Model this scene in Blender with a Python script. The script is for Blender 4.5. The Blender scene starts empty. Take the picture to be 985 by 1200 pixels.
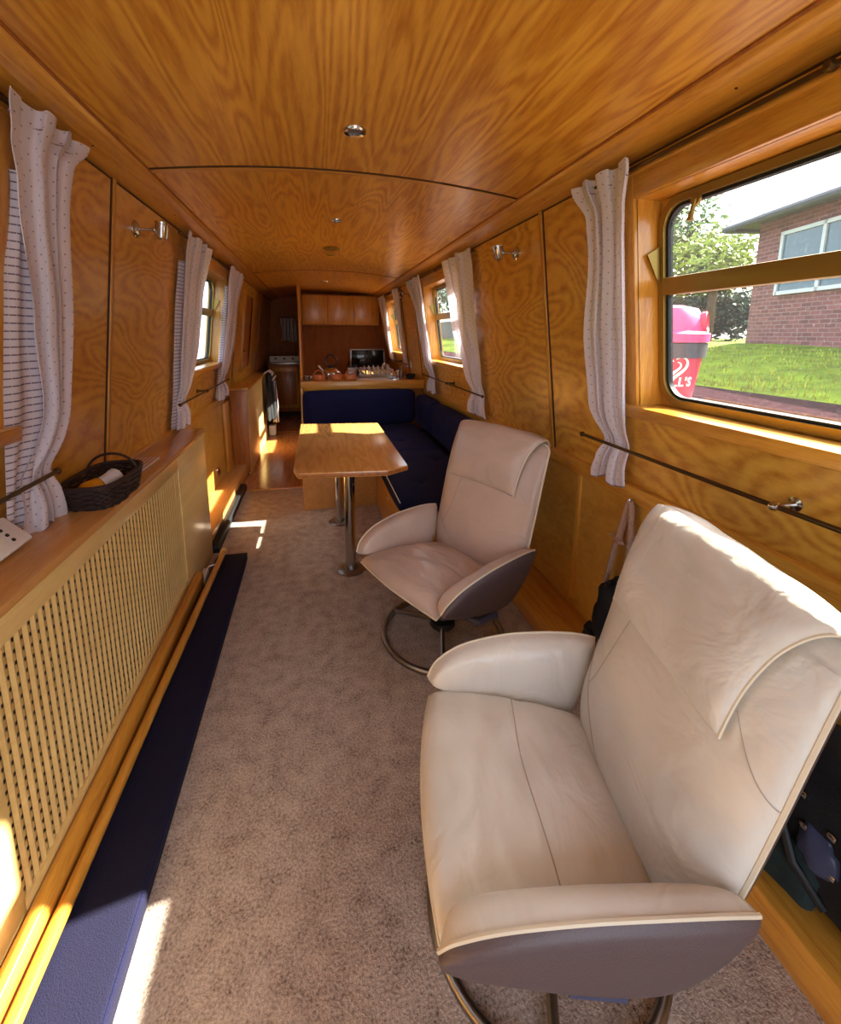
import bpy, bmesh, math, random
from math import sin, cos, pi, radians, sqrt
from mathutils import Vector, Matrix, noise
random.seed(7)
SC = bpy.context.scene
COL = SC.collection

# ------------------------------------------------------------------ nodes / materials
def newmat(name):
    m = bpy.data.materials.new(name); m.use_nodes = True
    nt = m.node_tree
    for n in list(nt.nodes):
        if n.type not in ('BSDF_PRINCIPLED', 'OUTPUT_MATERIAL'): nt.nodes.remove(n)
    b = next(n for n in nt.nodes if n.type == 'BSDF_PRINCIPLED')
    return m, nt, b
def srgb(r, g, b):
    f = lambda c: (c/255/12.92) if c/255 <= .04045 else ((c/255+.055)/1.055)**2.4
    return (f(r), f(g), f(b), 1)
def N(nt, t, **kw):
    n = nt.nodes.new(t)
    for k, v in kw.items():
        if k.startswith('i_'):
            key = k[2:]
            n.inputs[int(key) if key.isdigit() else key].default_value = v
        else: setattr(n, k, v)
    return n
def coords(nt, scale=(1, 1, 1), rand=True, src='Object'):
    tc = N(nt, 'ShaderNodeTexCoord')
    mp = N(nt, 'ShaderNodeMapping'); mp.inputs['Scale'].default_value = scale
    nt.links.new(tc.outputs[src], mp.inputs['Vector'])
    if rand:
        oi = N(nt, 'ShaderNodeObjectInfo')
        mu = N(nt, 'ShaderNodeMath', operation='MULTIPLY'); mu.inputs[1].default_value = 37.0
        nt.links.new(oi.outputs['Random'], mu.inputs[0])
        cb = N(nt, 'ShaderNodeCombineXYZ')
        for i in range(3): nt.links.new(mu.outputs[0], cb.inputs[i])
        nt.links.new(cb.outputs[0], mp.inputs['Location'])
    return mp.outputs['Vector']
def ramp(nt, fac, stops):
    r = N(nt, 'ShaderNodeValToRGB')
    el = r.color_ramp.elements
    while len(el) > 1: el.remove(el[-1])
    el[0].position = stops[0][0]; el[0].color = stops[0][1]
    for p, c in stops[1:]:
        e = el.new(p); e.color = c
    nt.links.new(fac, r.inputs['Fac'])
    return r.outputs['Color']
def plain(name, col, rough=.5, metal=0., coat=0., bump=0., bscale=60, var=0., spec=.5):
    m, nt, b = newmat(name)
    b.inputs['Base Color'].default_value = col
    b.inputs['Roughness'].default_value = rough
    b.inputs['Metallic'].default_value = metal
    b.inputs['Coat Weight'].default_value = coat
    b.inputs['Specular IOR Level'].default_value = spec
    v = coords(nt, rand=False)
    n = N(nt, 'ShaderNodeTexNoise', i_Scale=bscale, i_Detail=4.0)
    nt.links.new(v, n.inputs['Vector'])
    if bump:
        bp = N(nt, 'ShaderNodeBump', i_Strength=bump, i_Distance=.004)
        nt.links.new(n.outputs['Fac'], bp.inputs['Height']); nt.links.new(bp.outputs[0], b.inputs['Normal'])
    if var:
        d = tuple(c*(1-var) for c in col[:3])+(1,); l = tuple(min(1, c*(1+var)) for c in col[:3])+(1,)
        nt.links.new(ramp(nt, n.outputs['Fac'], [(.3, d), (.7, l)]), b.inputs['Base Color'])
    return m
def oak(name, light, dark, scale, rough=.3, rings=30., coat=.25, strength=1., freq=1.):
    """veneer: contour lines of a stretched noise give the flame figure, a finer one the pores"""
    m, nt, b = newmat(name)
    v = coords(nt, scale)
    n1 = N(nt, 'ShaderNodeTexNoise', i_Scale=1.6*freq, i_Detail=2.0, i_Roughness=.45)
    n1.inputs['Distortion'].default_value = .25
    nt.links.new(v, n1.inputs['Vector'])
    mu = N(nt, 'ShaderNodeMath', operation='MULTIPLY'); mu.inputs[1].default_value = rings*6.283
    nt.links.new(n1.outputs['Fac'], mu.inputs[0])
    sn = N(nt, 'ShaderNodeMath', operation='SINE'); nt.links.new(mu.outputs[0], sn.inputs[0])
    ab = N(nt, 'ShaderNodeMath', operation='MULTIPLY_ADD'); ab.inputs[1].default_value = .5; ab.inputs[2].default_value = .5
    nt.links.new(sn.outputs[0], ab.inputs[0])
    mp2 = N(nt, 'ShaderNodeMapping'); mp2.inputs['Scale'].default_value = (1, 1, 1)
    nt.links.new(v, mp2.inputs['Vector'])
    n2 = N(nt, 'ShaderNodeTexNoise', i_Scale=26.0, i_Detail=5.0, i_Roughness=.65)
    nt.links.new(mp2.outputs[0], n2.inputs['Vector'])
    n3 = N(nt, 'ShaderNodeTexNoise', i_Scale=1.1, i_Detail=3.0)
    nt.links.new(v, n3.inputs['Vector'])
    a1 = N(nt, 'ShaderNodeMath', operation='MULTIPLY_ADD'); a1.inputs[1].default_value = .42*strength
    nt.links.new(ab.outputs[0], a1.inputs[0])
    a2 = N(nt, 'ShaderNodeMath', operation='MULTIPLY'); a2.inputs[1].default_value = .8
    nt.links.new(n2.outputs['Fac'], a2.inputs[0]); nt.links.new(a2.outputs[0], a1.inputs[2])
    mid = tuple((x+y)/2 for x, y in zip(light, dark))
    c = ramp(nt, a1.outputs[0], [(.22, light), (.5, tuple(.65*x+.35*y for x, y in zip(light, dark))), (.82, dark)])
    mx = N(nt, 'ShaderNodeMixRGB', blend_type='MULTIPLY'); mx.inputs['Fac'].default_value = .5
    nt.links.new(c, mx.inputs['Color1'])
    nt.links.new(ramp(nt, n3.outputs['Fac'], [(.3, (.84, .80, .74, 1)), (.7, (1, 1, 1, 1))]), mx.inputs['Color2'])
    nt.links.new(mx.outputs[0], b.inputs['Base Color'])
    b.inputs['Roughness'].default_value = rough; b.inputs['Coat Weight'].default_value = coat
    b.inputs['Coat Roughness'].default_value = .18
    bp = N(nt, 'ShaderNodeBump', i_Strength=.06, i_Distance=.001)
    nt.links.new(a1.outputs[0], bp.inputs['Height']); nt.links.new(bp.outputs[0], b.inputs['Normal'])
    return m
OL, OD = srgb(236, 180, 74), srgb(184, 112, 28)
M = {}
M['oak_wall'] = oak('oak_wall', OL, OD, (2, .75, 1.7), rings=20, strength=.6)
M['oak_ceil'] = oak('oak_ceiling', srgb(236, 178, 66), srgb(186, 112, 24), (3.6, .36, 3.6), rings=17, rough=.34, strength=.7)
M['oak_trim'] = oak('oak_trim', srgb(226, 166, 66), srgb(170, 100, 28), (10, .7, 10), rings=5, rough=.28, strength=.45)
M['oak_vert'] = oak('oak_upright', srgb(226, 166, 66), srgb(170, 100, 28), (10, 10, .8), rings=5, rough=.28, strength=.45)
M['oak_cross'] = oak('oak_crosswise', srgb(226, 166, 70), srgb(172, 102, 30), (.8, 9, 9), rings=5, rough=.28, strength=.45)
M['oak_pale'] = oak('oak_pale', srgb(240, 208, 138), srgb(220, 178, 104), (12, .9, 9), rings=4, rough=.3, strength=.35)
M['oak_shelf'] = oak('oak_shelf', srgb(214, 158, 92), srgb(178, 120, 62), (11, .8, 9), rings=4, rough=.25, strength=.35)
M['oak_table'] = oak('oak_table', srgb(240, 182, 106), srgb(198, 134, 66), (9, 1.0, 9), rings=5, rough=.24, strength=.5, coat=.5)
M['oak_lining'] = oak('oak_lining', srgb(214, 162, 72), srgb(166, 110, 38), (3, .8, 1.6), rings=5, rough=.3, strength=.45)
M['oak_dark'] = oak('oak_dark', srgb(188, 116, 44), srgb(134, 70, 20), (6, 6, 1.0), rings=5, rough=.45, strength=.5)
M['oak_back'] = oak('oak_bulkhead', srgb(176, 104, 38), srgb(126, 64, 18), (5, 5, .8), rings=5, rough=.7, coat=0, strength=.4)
M['floor_wood'] = oak('floor_wood', srgb(214, 144, 84), srgb(164, 98, 50), (9, .9, 9), rings=5, rough=.22, strength=.5, coat=.5)
M['groove'] = plain('groove', srgb(60, 26, 8), .7)
M['chrome'] = plain('chrome', srgb(200, 198, 195), .14, 1.)
M['steel'] = plain('satin_steel', srgb(150, 145, 142), .32, 1.)
M['antique'] = plain('antique_brass', srgb(96, 76, 52), .35, .9)
M['brassy'] = plain('gold_anodised', srgb(150, 122, 58), .38, .6)
M['rubber'] = plain('black_rubber', srgb(16, 16, 18), .6)
M['black'] = plain('black_plastic', srgb(18, 18, 20), .45)
M['black_cloth'] = plain('black_cloth', srgb(14, 15, 19), .8, bump=.5, bscale=220)
M['green_cloth'] = plain('dark_green_cloth', srgb(12, 34, 36), .85, bump=.4, bscale=200)
M['navy'] = plain('navy_fabric', srgb(24, 25, 62), .95, bump=.7, bscale=420, var=.25, spec=.25)
M['navy_pad'] = plain('navy_pad', srgb(20, 19, 46), .9, bump=.6, bscale=380, var=.3, spec=.3)
M['white'] = plain('white_plastic', srgb(232, 230, 232), .35)
M['screen_black'] = plain('dark_glass', srgb(12, 12, 14), .08)
M['terracotta'] = plain('terracotta', srgb(196, 104, 46), .4, var=.15, bscale=20)
M['paper'] = plain('paper', srgb(236, 234, 228), .6)
M['wicker'] = plain('dark_wicker', srgb(46, 26, 22), .6, bump=.8, bscale=140, var=.5)
M['rope'] = plain('rope', srgb(168, 134, 116), .9, bump=.6, bscale=260, var=.25)
M['jar'] = plain('amber_jar', srgb(214, 140, 22), .15, coat=.5)
M['rad'] = plain('radiator_grey', srgb(84, 78, 84), .5)
M['pink'] = plain('pink_plastic', srgb(190, 34, 72), .4)
M['pink_pale'] = plain('pale_pink_plastic', srgb(200, 66, 122), .4)
M['bin_band'] = plain('bin_band', srgb(54, 54, 66), .5, var=.4, bscale=90)
M['roof_tile'] = plain('roof_tile', srgb(72, 74, 80), .8, var=.3, bscale=8)
M['gutter'] = plain('gutter_grey', srgb(60, 64, 74), .5)
M['frame_white'] = plain('window_white', srgb(176, 184, 188), .4)
M['house_glass'] = plain('house_glass', srgb(60, 90, 106), .1)
M['stone'] = plain('kerb_stone', srgb(52, 34, 38), .95, spec=0., var=.4, bscale=14)
M['path'] = plain('path_concrete', srgb(122, 112, 114), .95, spec=0., var=.12, bscale=6)
M['grass'] = plain('grass', srgb(98, 118, 20), .95, bump=1., bscale=3, var=.45, spec=.1)
M['bark'] = plain('bark', srgb(86, 66, 48), .9, var=.3)
M['leaf_a'] = plain('leaf_yellow_green', srgb(132, 146, 30), .7, var=.4, bscale=3)
M['leaf_b'] = plain('leaf_green', srgb(78, 112, 44), .7, var=.4, bscale=3)
M['leaf_c'] = plain('leaf_grey_green', srgb(54, 76, 56), .75, var=.4, bscale=3)
M['water'] = plain('water', srgb(60, 70, 58), .08, bump=.3, bscale=6)
M['hull'] = plain('hull_paint', srgb(30, 50, 44), .4)
M['arm_shell'] = plain('grey_brown_shell', srgb(92, 78, 80), .42, bump=.25, bscale=300, var=.08)
M['lever'] = plain('slate_blue_lever', srgb(66, 74, 104), .35)

def carpet():
    m, nt, b = newmat('carpet')
    v = coords(nt, rand=False)
    n = N(nt, 'ShaderNodeTexNoise', i_Scale=150.0, i_Detail=3.0, i_Roughness=.7); nt.links.new(v, n.inputs['Vector'])
    w = N(nt, 'ShaderNodeTexVoronoi', i_Scale=95.0); nt.links.new(v, w.inputs['Vector'])
    mp = N(nt, 'ShaderNodeMapping'); mp.inputs['Scale'].default_value = (26, 26, 26); nt.links.new(v, mp.inputs['Vector'])
    ck = N(nt, 'ShaderNodeTexNoise', i_Scale=.7, i_Detail=1.0); nt.links.new(mp.outputs[0], ck.inputs['Vector'])
    a = N(nt, 'ShaderNodeMath', operation='MULTIPLY_ADD'); a.inputs[1].default_value = .35
    nt.links.new(ck.outputs['Fac'], a.inputs[0]); nt.links.new(n.outputs['Fac'], a.inputs[2])
    c = ramp(nt, a.outputs[0], [(.42, srgb(108, 92, 84)), (.62, srgb(176, 156, 142)), (.85, srgb(210, 192, 176))])
    nt.links.new(c, b.inputs['Base Color'])
    b.inputs['Roughness'].default_value = .97; b.inputs['Specular IOR Level'].default_value = .1
    bp = N(nt, 'ShaderNodeBump', i_Strength=.8, i_Distance=.006)
    nt.links.new(a.outputs[0], bp.inputs['Height']); nt.links.new(bp.outputs[0], b.inputs['Normal'])
    return m
M['carpet'] = carpet()
def leather(name, col, wr=.5):
    m, nt, b = newmat(name)
    v = coords(nt, (1, 1, 1))
    mp = N(nt, 'ShaderNodeMapping'); mp.inputs['Scale'].default_value = (5, 8, 7); mp.inputs['Rotation'].default_value = (.3, .2, .6)
    nt.links.new(v, mp.inputs['Vector'])
    n = N(nt, 'ShaderNodeTexNoise', i_Scale=1.0, i_Detail=3.0); n.inputs['Distortion'].default_value = 1.4
    nt.links.new(mp.outputs[0], n.inputs['Vector'])
    g = N(nt, 'ShaderNodeTexVoronoi', i_Scale=420.0); nt.links.new(v, g.inputs['Vector'])
    b1 = N(nt, 'ShaderNodeBump', i_Strength=wr, i_Distance=.03); nt.links.new(n.outputs['Fac'], b1.inputs['Height'])
    b2 = N(nt, 'ShaderNodeBump', i_Strength=.12, i_Distance=.001); nt.links.new(g.outputs['Distance'], b2.inputs['Height'])
    nt.links.new(b1.outputs[0], b2.inputs['Normal']); nt.links.new(b2.outputs[0], b.inputs['Normal'])
    n2 = N(nt, 'ShaderNodeTexNoise', i_Scale=4.0, i_Detail=4.0); nt.links.new(v, n2.inputs['Vector'])
    d = tuple(c*.86 for c in col[:3])+(1,)
    nt.links.new(ramp(nt, n2.outputs['Fac'], [(.35, d), (.65, col)]), b.inputs['Base Color'])
    b.inputs['Roughness'].default_value = .31; b.inputs['Specular IOR Level'].default_value = .5
    return m
M['leather'] = leather('cream_leather', srgb(224, 218, 206), .4)
M['leather2'] = leather('tan_cream_leather', srgb(206, 182, 166), .3)
M['piping'] = plain('cream_piping', srgb(222, 210, 184), .4)
M['seam'] = plain('seam_thread', srgb(184, 166, 146), .7)

def glass():
    m, nt, b = newmat('window_glass')
    g = N(nt, 'ShaderNodeBsdfGlossy', i_Roughness=.02); g.inputs['Color'].default_value = (1, 1, 1, 1)
    t = N(nt, 'ShaderNodeBsdfTransparent'); t.inputs['Color'].default_value = (.95, .97, .96, 1)
    d = N(nt, 'ShaderNodeBsdfTranslucent'); d.inputs['Color'].default_value = (.9, .92, .95, 1)
    mx = N(nt, 'ShaderNodeMixShader'); mx.inputs[0].default_value = .05
    mx2 = N(nt, 'ShaderNodeMixShader')
    # fine scratches and dust on the pane
    v = coords(nt, (1, 1, 1), rand=False)
    n = N(nt, 'ShaderNodeTexNoise', i_Scale=160.0, i_Detail=6.0, i_Roughness=.7); nt.links.new(v, n.inputs['Vector'])
    r = N(nt, 'ShaderNodeMapRange'); r.inputs['From Min'].default_value = .58; r.inputs['From Max'].default_value = .75
    r.inputs['To Min'].default_value = .003; r.inputs['To Max'].default_value = .035
    nt.links.new(n.outputs['Fac'], r.inputs['Value']); nt.links.new(r.outputs[0], mx2.inputs[0])
    nt.links.new(t.outputs[0], mx.inputs[1]); nt.links.new(g.outputs[0], mx.inputs[2])
    nt.links.new(mx.outputs[0], mx2.inputs[1]); nt.links.new(d.outputs[0], mx2.inputs[2])
    nt.links.new(mx2.outputs[0], nt.nodes['Material Output'].inputs['Surface'])
    return m
M['glass'] = glass()
def curtain_mat(name, stripes=False):
    m, nt, b = newmat(name)
    tc = N(nt, 'ShaderNodeTexCoord')
    mp = N(nt, 'ShaderNodeMapping'); mp.inputs['Scale'].default_value = (1, 1, 1)
    nt.links.new(tc.outputs['UV'], mp.inputs['Vector'])
    sp = N(nt, 'ShaderNodeSeparateXYZ'); nt.links.new(mp.outputs[0], sp.inputs[0])
    def fr(sock, mul, off=0):
        a = N(nt, 'ShaderNodeMath', operation='MULTIPLY_ADD'); a.inputs[1].default_value = mul; a.inputs[2].default_value = off
        nt.links.new(sock, a.inputs[0])
        f = N(nt, 'ShaderNodeMath', operation='FRACT'); nt.links.new(a.outputs[0], f.inputs[0]); return f.outputs[0], a.outputs[0]
    def near(sock, c, w):
        s = N(nt, 'ShaderNodeMath', operation='COMPARE'); s.inputs[1].default_value = c; s.inputs[2].default_value = w
        nt.links.new(sock, s.inputs[0]); return s.outputs[0]
    base = srgb(232, 226, 236)
    if stripes:
        f, _ = fr(sp.outputs[1], 52.0)
        g, _ = fr(sp.outputs[0], 60.0)
        a = near(f, .5, .09); c = near(g, .5, .46)
        mu = N(nt, 'ShaderNodeMath', operation='MULTIPLY'); nt.links.new(a, mu.inputs[0]); nt.links.new(c, mu.inputs[1]); fac = mu.outputs[0]
        dark = srgb(120, 112, 134)
    else:
        f, raw = fr(sp.outputs[1], 30.0)
        g, _ = fr(sp.outputs[0], 22.0)
        a = near(f, .5, .055); c = near(g, .5, .05)
        mu = N(nt, 'ShaderNodeMath', operation='MULTIPLY'); nt.links.new(a, mu.inputs[0]); nt.links.new(c, mu.inputs[1])
        f2, _ = fr(sp.outputs[1], 30.0, .5); g2, _ = fr(sp.outputs[0], 22.0, .5)
        a2 = near(f2, .5, .055); c2 = near(g2, .5, .05)
        mu2 = N(nt, 'ShaderNodeMath', operation='MULTIPLY'); nt.links.new(a2, mu2.inputs[0]); nt.links.new(c2, mu2.inputs[1])
        ad = N(nt, 'ShaderNodeMath', operation='ADD'); nt.links.new(mu.outputs[0], ad.inputs[0]); nt.links.new(mu2.outputs[0], ad.inputs[1]); fac = ad.outputs[0]
        dark = srgb(158, 134, 146)
    mx = N(nt, 'ShaderNodeMixRGB'); nt.links.new(fac, mx.inputs[0]); mx.inputs[1].default_value = base; mx.inputs[2].default_value = dark
    nt.links.new(mx.outputs[0], b.inputs['Base Color']); b.inputs['Roughness'].default_value = .9
    b.inputs['Specular IOR Level'].default_value = .2
    tr = N(nt, 'ShaderNodeBsdfTranslucent'); nt.links.new(mx.outputs[0], tr.inputs['Color'])
    ms = N(nt, 'ShaderNodeMixShader'); ms.inputs[0].default_value = .22
    nt.links.new(b.outputs[0], ms.inputs[1]); nt.links.new(tr.outputs[0], ms.inputs[2])
    nt.links.new(ms.outputs[0], nt.nodes['Material Output'].inputs['Surface'])
    return m
M['curtain'] = curtain_mat('curtain_cloth'); M['lining'] = curtain_mat('curtain_lining', True)
def striped(name, c1, c2, c3, mul):
    m, nt, b = newmat(name)
    v = coords(nt, (1, 1, 1), rand=False)
    sp = N(nt, 'ShaderNodeSeparateXYZ'); nt.links.new(v, sp.inputs[0])
    a = N(nt, 'ShaderNodeMath', operation='MULTIPLY'); a.inputs[1].default_value = mul; nt.links.new(sp.outputs[0], a.inputs[0])
    f = N(nt, 'ShaderNodeMath', operation='FRACT'); nt.links.new(a.outputs[0], f.inputs[0])
    c = ramp(nt, f.outputs[0], [(0, c1), (.3, c2), (.55, c1), (.75, c3), (.9, c1)])
    nt.links.new(c, b.inputs['Base Color']); b.inputs['Roughness'].default_value = .9
    return m
M['towel'] = striped('striped_towel', srgb(225, 220, 215), srgb(70, 60, 64), srgb(160, 90, 60), 18)
M['leaflet'] = striped('printed_leaflet', srgb(210, 190, 176), srgb(140, 84, 66), srgb(230, 220, 214), 60)
def brick():
    m, nt, b = newmat('brickwork')
    tc = N(nt, 'ShaderNodeTexCoord')
    br = N(nt, 'ShaderNodeTexBrick', i_Scale=1.0)
    br.inputs['Color1'].default_value = srgb(122, 72, 72); br.inputs['Color2'].default_value = srgb(92, 52, 54)
    br.inputs['Mortar'].default_value = srgb(130, 104, 104); br.inputs['Mortar Size'].default_value = .008
    br.inputs['Brick Width'].default_value = .225; br.inputs['Row Height'].default_value = .078
    nt.links.new(tc.outputs['UV'], br.inputs['Vector']); nt.links.new(br.outputs['Color'], b.inputs['Base Color'])
    b.inputs['Roughness'].default_value = .9
    return m
M['brick'] = brick()

# ------------------------------------------------------------------ mesh building
class MB:
    def __init__(s): s.bm = bmesh.new(); s.uv = None
    def _merge(s, b2):
        me = bpy.data.meshes.new('t'); b2.to_mesh(me); s.bm.from_mesh(me); bpy.data.meshes.remove(me); b2.free()
    def box(s, x0, x1, y0, y1, z0, z1, bev=0., seg=2):
        b = bmesh.new()
        vs = [b.verts.new(p) for p in ((x0,y0,z0),(x1,y0,z0),(x1,y1,z0),(x0,y1,z0),(x0,y0,z1),(x1,y0,z1),(x1,y1,z1),(x0,y1,z1))]
        for f in ((0,3,2,1),(4,5,6,7),(0,1,5,4),(1,2,6,5),(2,3,7,6),(3,0,4,7)): b.faces.new([vs[i] for i in f])
        if bev: bmesh.ops.bevel(b, geom=b.edges[:], offset=bev, segments=seg, profile=.5, affect='EDGES', clamp_overlap=True)
        s._merge(b); return s
    def prism(s, poly, axis, a0, a1, bev=0., seg=2):
        """poly = 2d points in the plane normal to axis ('x': (y,z), 'y': (x,z), 'z': (x,y))"""
        def P(p, a): return {'x': (a, p[0], p[1]), 'y': (p[0], a, p[1]), 'z': (p[0], p[1], a)}[axis]
        b = bmesh.new()
        A = [b.verts.new(P(p, a0)) for p in poly]; B = [b.verts.new(P(p, a1)) for p in poly]
        b.faces.new(A); b.faces.new(B[::-1])
        n = len(poly)
        for i in range(n): b.faces.new((A[i], A[(i+1) % n], B[(i+1) % n], B[i]))
        bmesh.ops.recalc_face_normals(b, faces=b.faces[:])
        if bev: bmesh.ops.bevel(b, geom=b.edges[:], offset=bev, segments=seg, profile=.5, affect='EDGES', clamp_overlap=True)
        s._merge(b); return s
    def hexa(s, pts, bev=0.):
        b = bmesh.new(); vs = [b.verts.new(p) for p in pts]
        for f in ((0,3,2,1),(4,5,6,7),(0,1,5,4),(1,2,6,5),(2,3,7,6),(3,0,4,7)): b.faces.new([vs[i] for i in f])
        bmesh.ops.recalc_face_normals(b, faces=b.faces[:])
        if bev: bmesh.ops.bevel(b, geom=b.edges[:], offset=bev, segments=2, profile=.5, affect='EDGES', clamp_overlap=True)
        s._merge(b); return s
    def tube(s, pts, r, n=10, closed=False, cap=True):
        pts = [Vector(p) for p in pts]; rr = r if isinstance(r, (list, tuple)) else [r]*len(pts)
        rings = []; up = None; L = len(pts)
        for i, p in enumerate(pts):
            if closed: t = (pts[(i+1) % L]-pts[i-1]).normalized()
            else: t = (pts[min(i+1, L-1)]-pts[max(i-1, 0)]).normalized()
            if up is None:
                up = t.orthogonal().normalized()
            up = (up-t*up.dot(t))
            if up.length < 1e-6: up = t.orthogonal()
            up.normalize(); sd = t.cross(up)
            rings.append([s.bm.verts.new(p+rr[i]*(cos(2*pi*k/n)*up+sin(2*pi*k/n)*sd)) for k in range(n)])
        m = L if closed else L-1
        for i in range(m):
            a, b = rings[i], rings[(i+1) % L]
            sh = 0
            if closed and i == L-1:
                sh = min(range(n), key=lambda q: (a[0].co-b[q].co).length)
            for k in range(n): s.bm.faces.new((a[k], a[(k+1) % n], b[(k+1+sh) % n], b[(k+sh) % n]))
        if cap and not closed:
            s.bm.faces.new(rings[0][::-1]); s.bm.faces.new(rings[-1])
        return s
    def lathe(s, prof, o=(0,0,0), axis=(0,0,1), n=28):
        ax = Vector(axis).normalized(); u = ax.orthogonal().normalized(); w = ax.cross(u); o = Vector(o)
        rings = []
        for r, h in prof:
            if r < 1e-6: rings.append([s.bm.verts.new(o+ax*h)])
            else: rings.append([s.bm.verts.new(o+ax*h+r*(cos(2*pi*k/n)*u+sin(2*pi*k/n)*w)) for k in range(n)])
        for a, b in zip(rings, rings[1:]):
            for k in range(n):
                q = [a[k % len(a)], a[(k+1) % len(a)], b[(k+1) % len(b)], b[k % len(b)]]
                q2 = []
                for v in q:
                    if v not in q2: q2.append(v)
                if len(q2) >= 3:
                    try: s.bm.faces.new(q2)
                    except ValueError: pass
        return s
    def ball(s, c, r, sc=(1,1,1), sub=3):
        b = bmesh.new(); bmesh.ops.create_icosphere(b, subdivisions=sub, radius=r)
        for v in b.verts: v.co = Vector((v.co.x*sc[0]+c[0], v.co.y*sc[1]+c[1], v.co.z*sc[2]+c[2]))
        s._merge(b); return s
    def grid(s, fn, nu, nv, uvs=None, closed=False):
        vs = [[s.bm.verts.new(fn(i/nu, j/nv)) for i in range(nu+1)] for j in range(nv+1)]
        if uvs:
            lay = s.bm.loops.layers.uv.verify()
        for j in range(nv):
            for i in range(nu):
                f = s.bm.faces.new((vs[j][i], vs[j][i+1], vs[j+1][i+1], vs[j+1][i]))
                if uvs:
                    for l, (a, b) in zip(f.loops, ((i, j), (i+1, j), (i+1, j+1), (i, j+1))):
                        l[lay].uv = (a/nu*uvs[0], b/nv*uvs[1])
        return vs
    def build(s, name, mat, parent=None, off=None, smooth=35, xf=None):
        me = bpy.data.meshes.new(name)
        bmesh.ops.remove_doubles(s.bm, verts=s.bm.verts[:], dist=1e-6)
        bmesh.ops.recalc_face_normals(s.bm, faces=s.bm.faces[:])
        s.bm.to_mesh(me); s.bm.free()
        o = bpy.data.objects.new(name, me); COL.objects.link(o)
        if parent is not None:
            o.parent = parent
            r = parent
            while r.parent: r = r.parent
            if not r.get('_local'):
                me.transform(Matrix.Translation(-r.location))
        elif me.vertices:
            # origin at the foot of the object
            xs = [v.co for v in me.vertices]
            c = Vector(((min(v.x for v in xs)+max(v.x for v in xs))/2, (min(v.y for v in xs)+max(v.y for v in xs))/2, min(v.z for v in xs)))
            me.transform(Matrix.Translation(-c)); o.location = c
        me.materials.append(M[mat])
        if smooth:
            me.shade_smooth(); me.set_sharp_from_angle(angle=radians(smooth))
        return o
def thing(name, label, cat, loc=(0,0,0), rz=0, group=None, local=False):
    o = bpy.data.objects.new(name, None); COL.objects.link(o); o.empty_display_size = .1
    o.location = loc; o.rotation_euler = (0, 0, rz)
    o['label'] = label; o['category'] = cat
    if group: o['group'] = group
    if local: o['_local'] = 1
    return o
def tag(o, label, cat, group=None, kind=None):
    o['label'] = label; o['category'] = cat
    if group: o['group'] = group
    if kind: o['kind'] = kind
    return o
def struct(o, label=None):
    o['kind'] = 'structure'
    if label: o['label'] = label
    return o
def sthing(name, label, loc=(0,0,0)):
    o = bpy.data.objects.new(name, None); COL.objects.link(o); o.location = loc
    o['kind'] = 'structure'; o['label'] = label
    return o

# ------------------------------------------------------------------ cabin shell (tumblehome sides)
ZB, ZT = .7556, 1.843
XB, XT = .95, .815
KB = (XT-XB)/(ZT-ZB)
def W(side, y, z, o=0.): return (side*(XB+KB*(z-ZB)-o), y, z)
def slab(mb, side, y0, y1, z0, z1, o0, o1, bev=0.):
    """box lying on the leaning side; o = distance into the cabin (negative = outwards)"""
    mb.hexa([W(side,y0,z0,o0), W(side,y1,z0,o0), W(side,y1,z0,o1), W(side,y0,z0,o1),
             W(side,y0,z1,o0), W(side,y1,z1,o0), W(side,y1,z1,o1), W(side,y0,z1,o1)], bev)
    return mb
YN, YF = -1.0, 7.9
# windows: (side, y0, y1 of the metal frame)
ZW0, ZW1 = 1.085, 1.72
WIN = {1: (1, .28, 1.27), 2: (1, 2.99, 4.03), 3: (1, 5.35, 6.15), 4: (-1, .28, 1.24), 5: (-1, 3.0, 3.92)}
def side_wall(side, name):
    w = sorted([(a, b) for s, a, b in WIN.values() if s == side])
    # window holes are a little larger than the metal frame
    cuts = [YN]+[1.853, 2.75, 4.7, 6.6]+[YF]
    holes = [(a-.02, b+.02) for a, b in w]
    mb = MB()
    T = -.115
    cur = YN
    for a, b in holes+[(YF, YF)]:
        segs = [c for c in cuts if cur < c < a]
        ys = [cur]+segs+[a]
        for p, q in zip(ys, ys[1:]): slab(mb, side, p, q, ZB-.02, ZT+.03, T, 0)
        if b > a:
            slab(mb, side, a, b, ZB-.02, ZW0-.02, T, 0); slab(mb, side, a, b, ZW1+.02, ZT+.03, T, 0)
        cur = b
    return struct(mb.build(name, 'oak_wall', smooth=0))
side_wall(1, 'wall_right'); side_wall(-1, 'wall_left')
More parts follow.
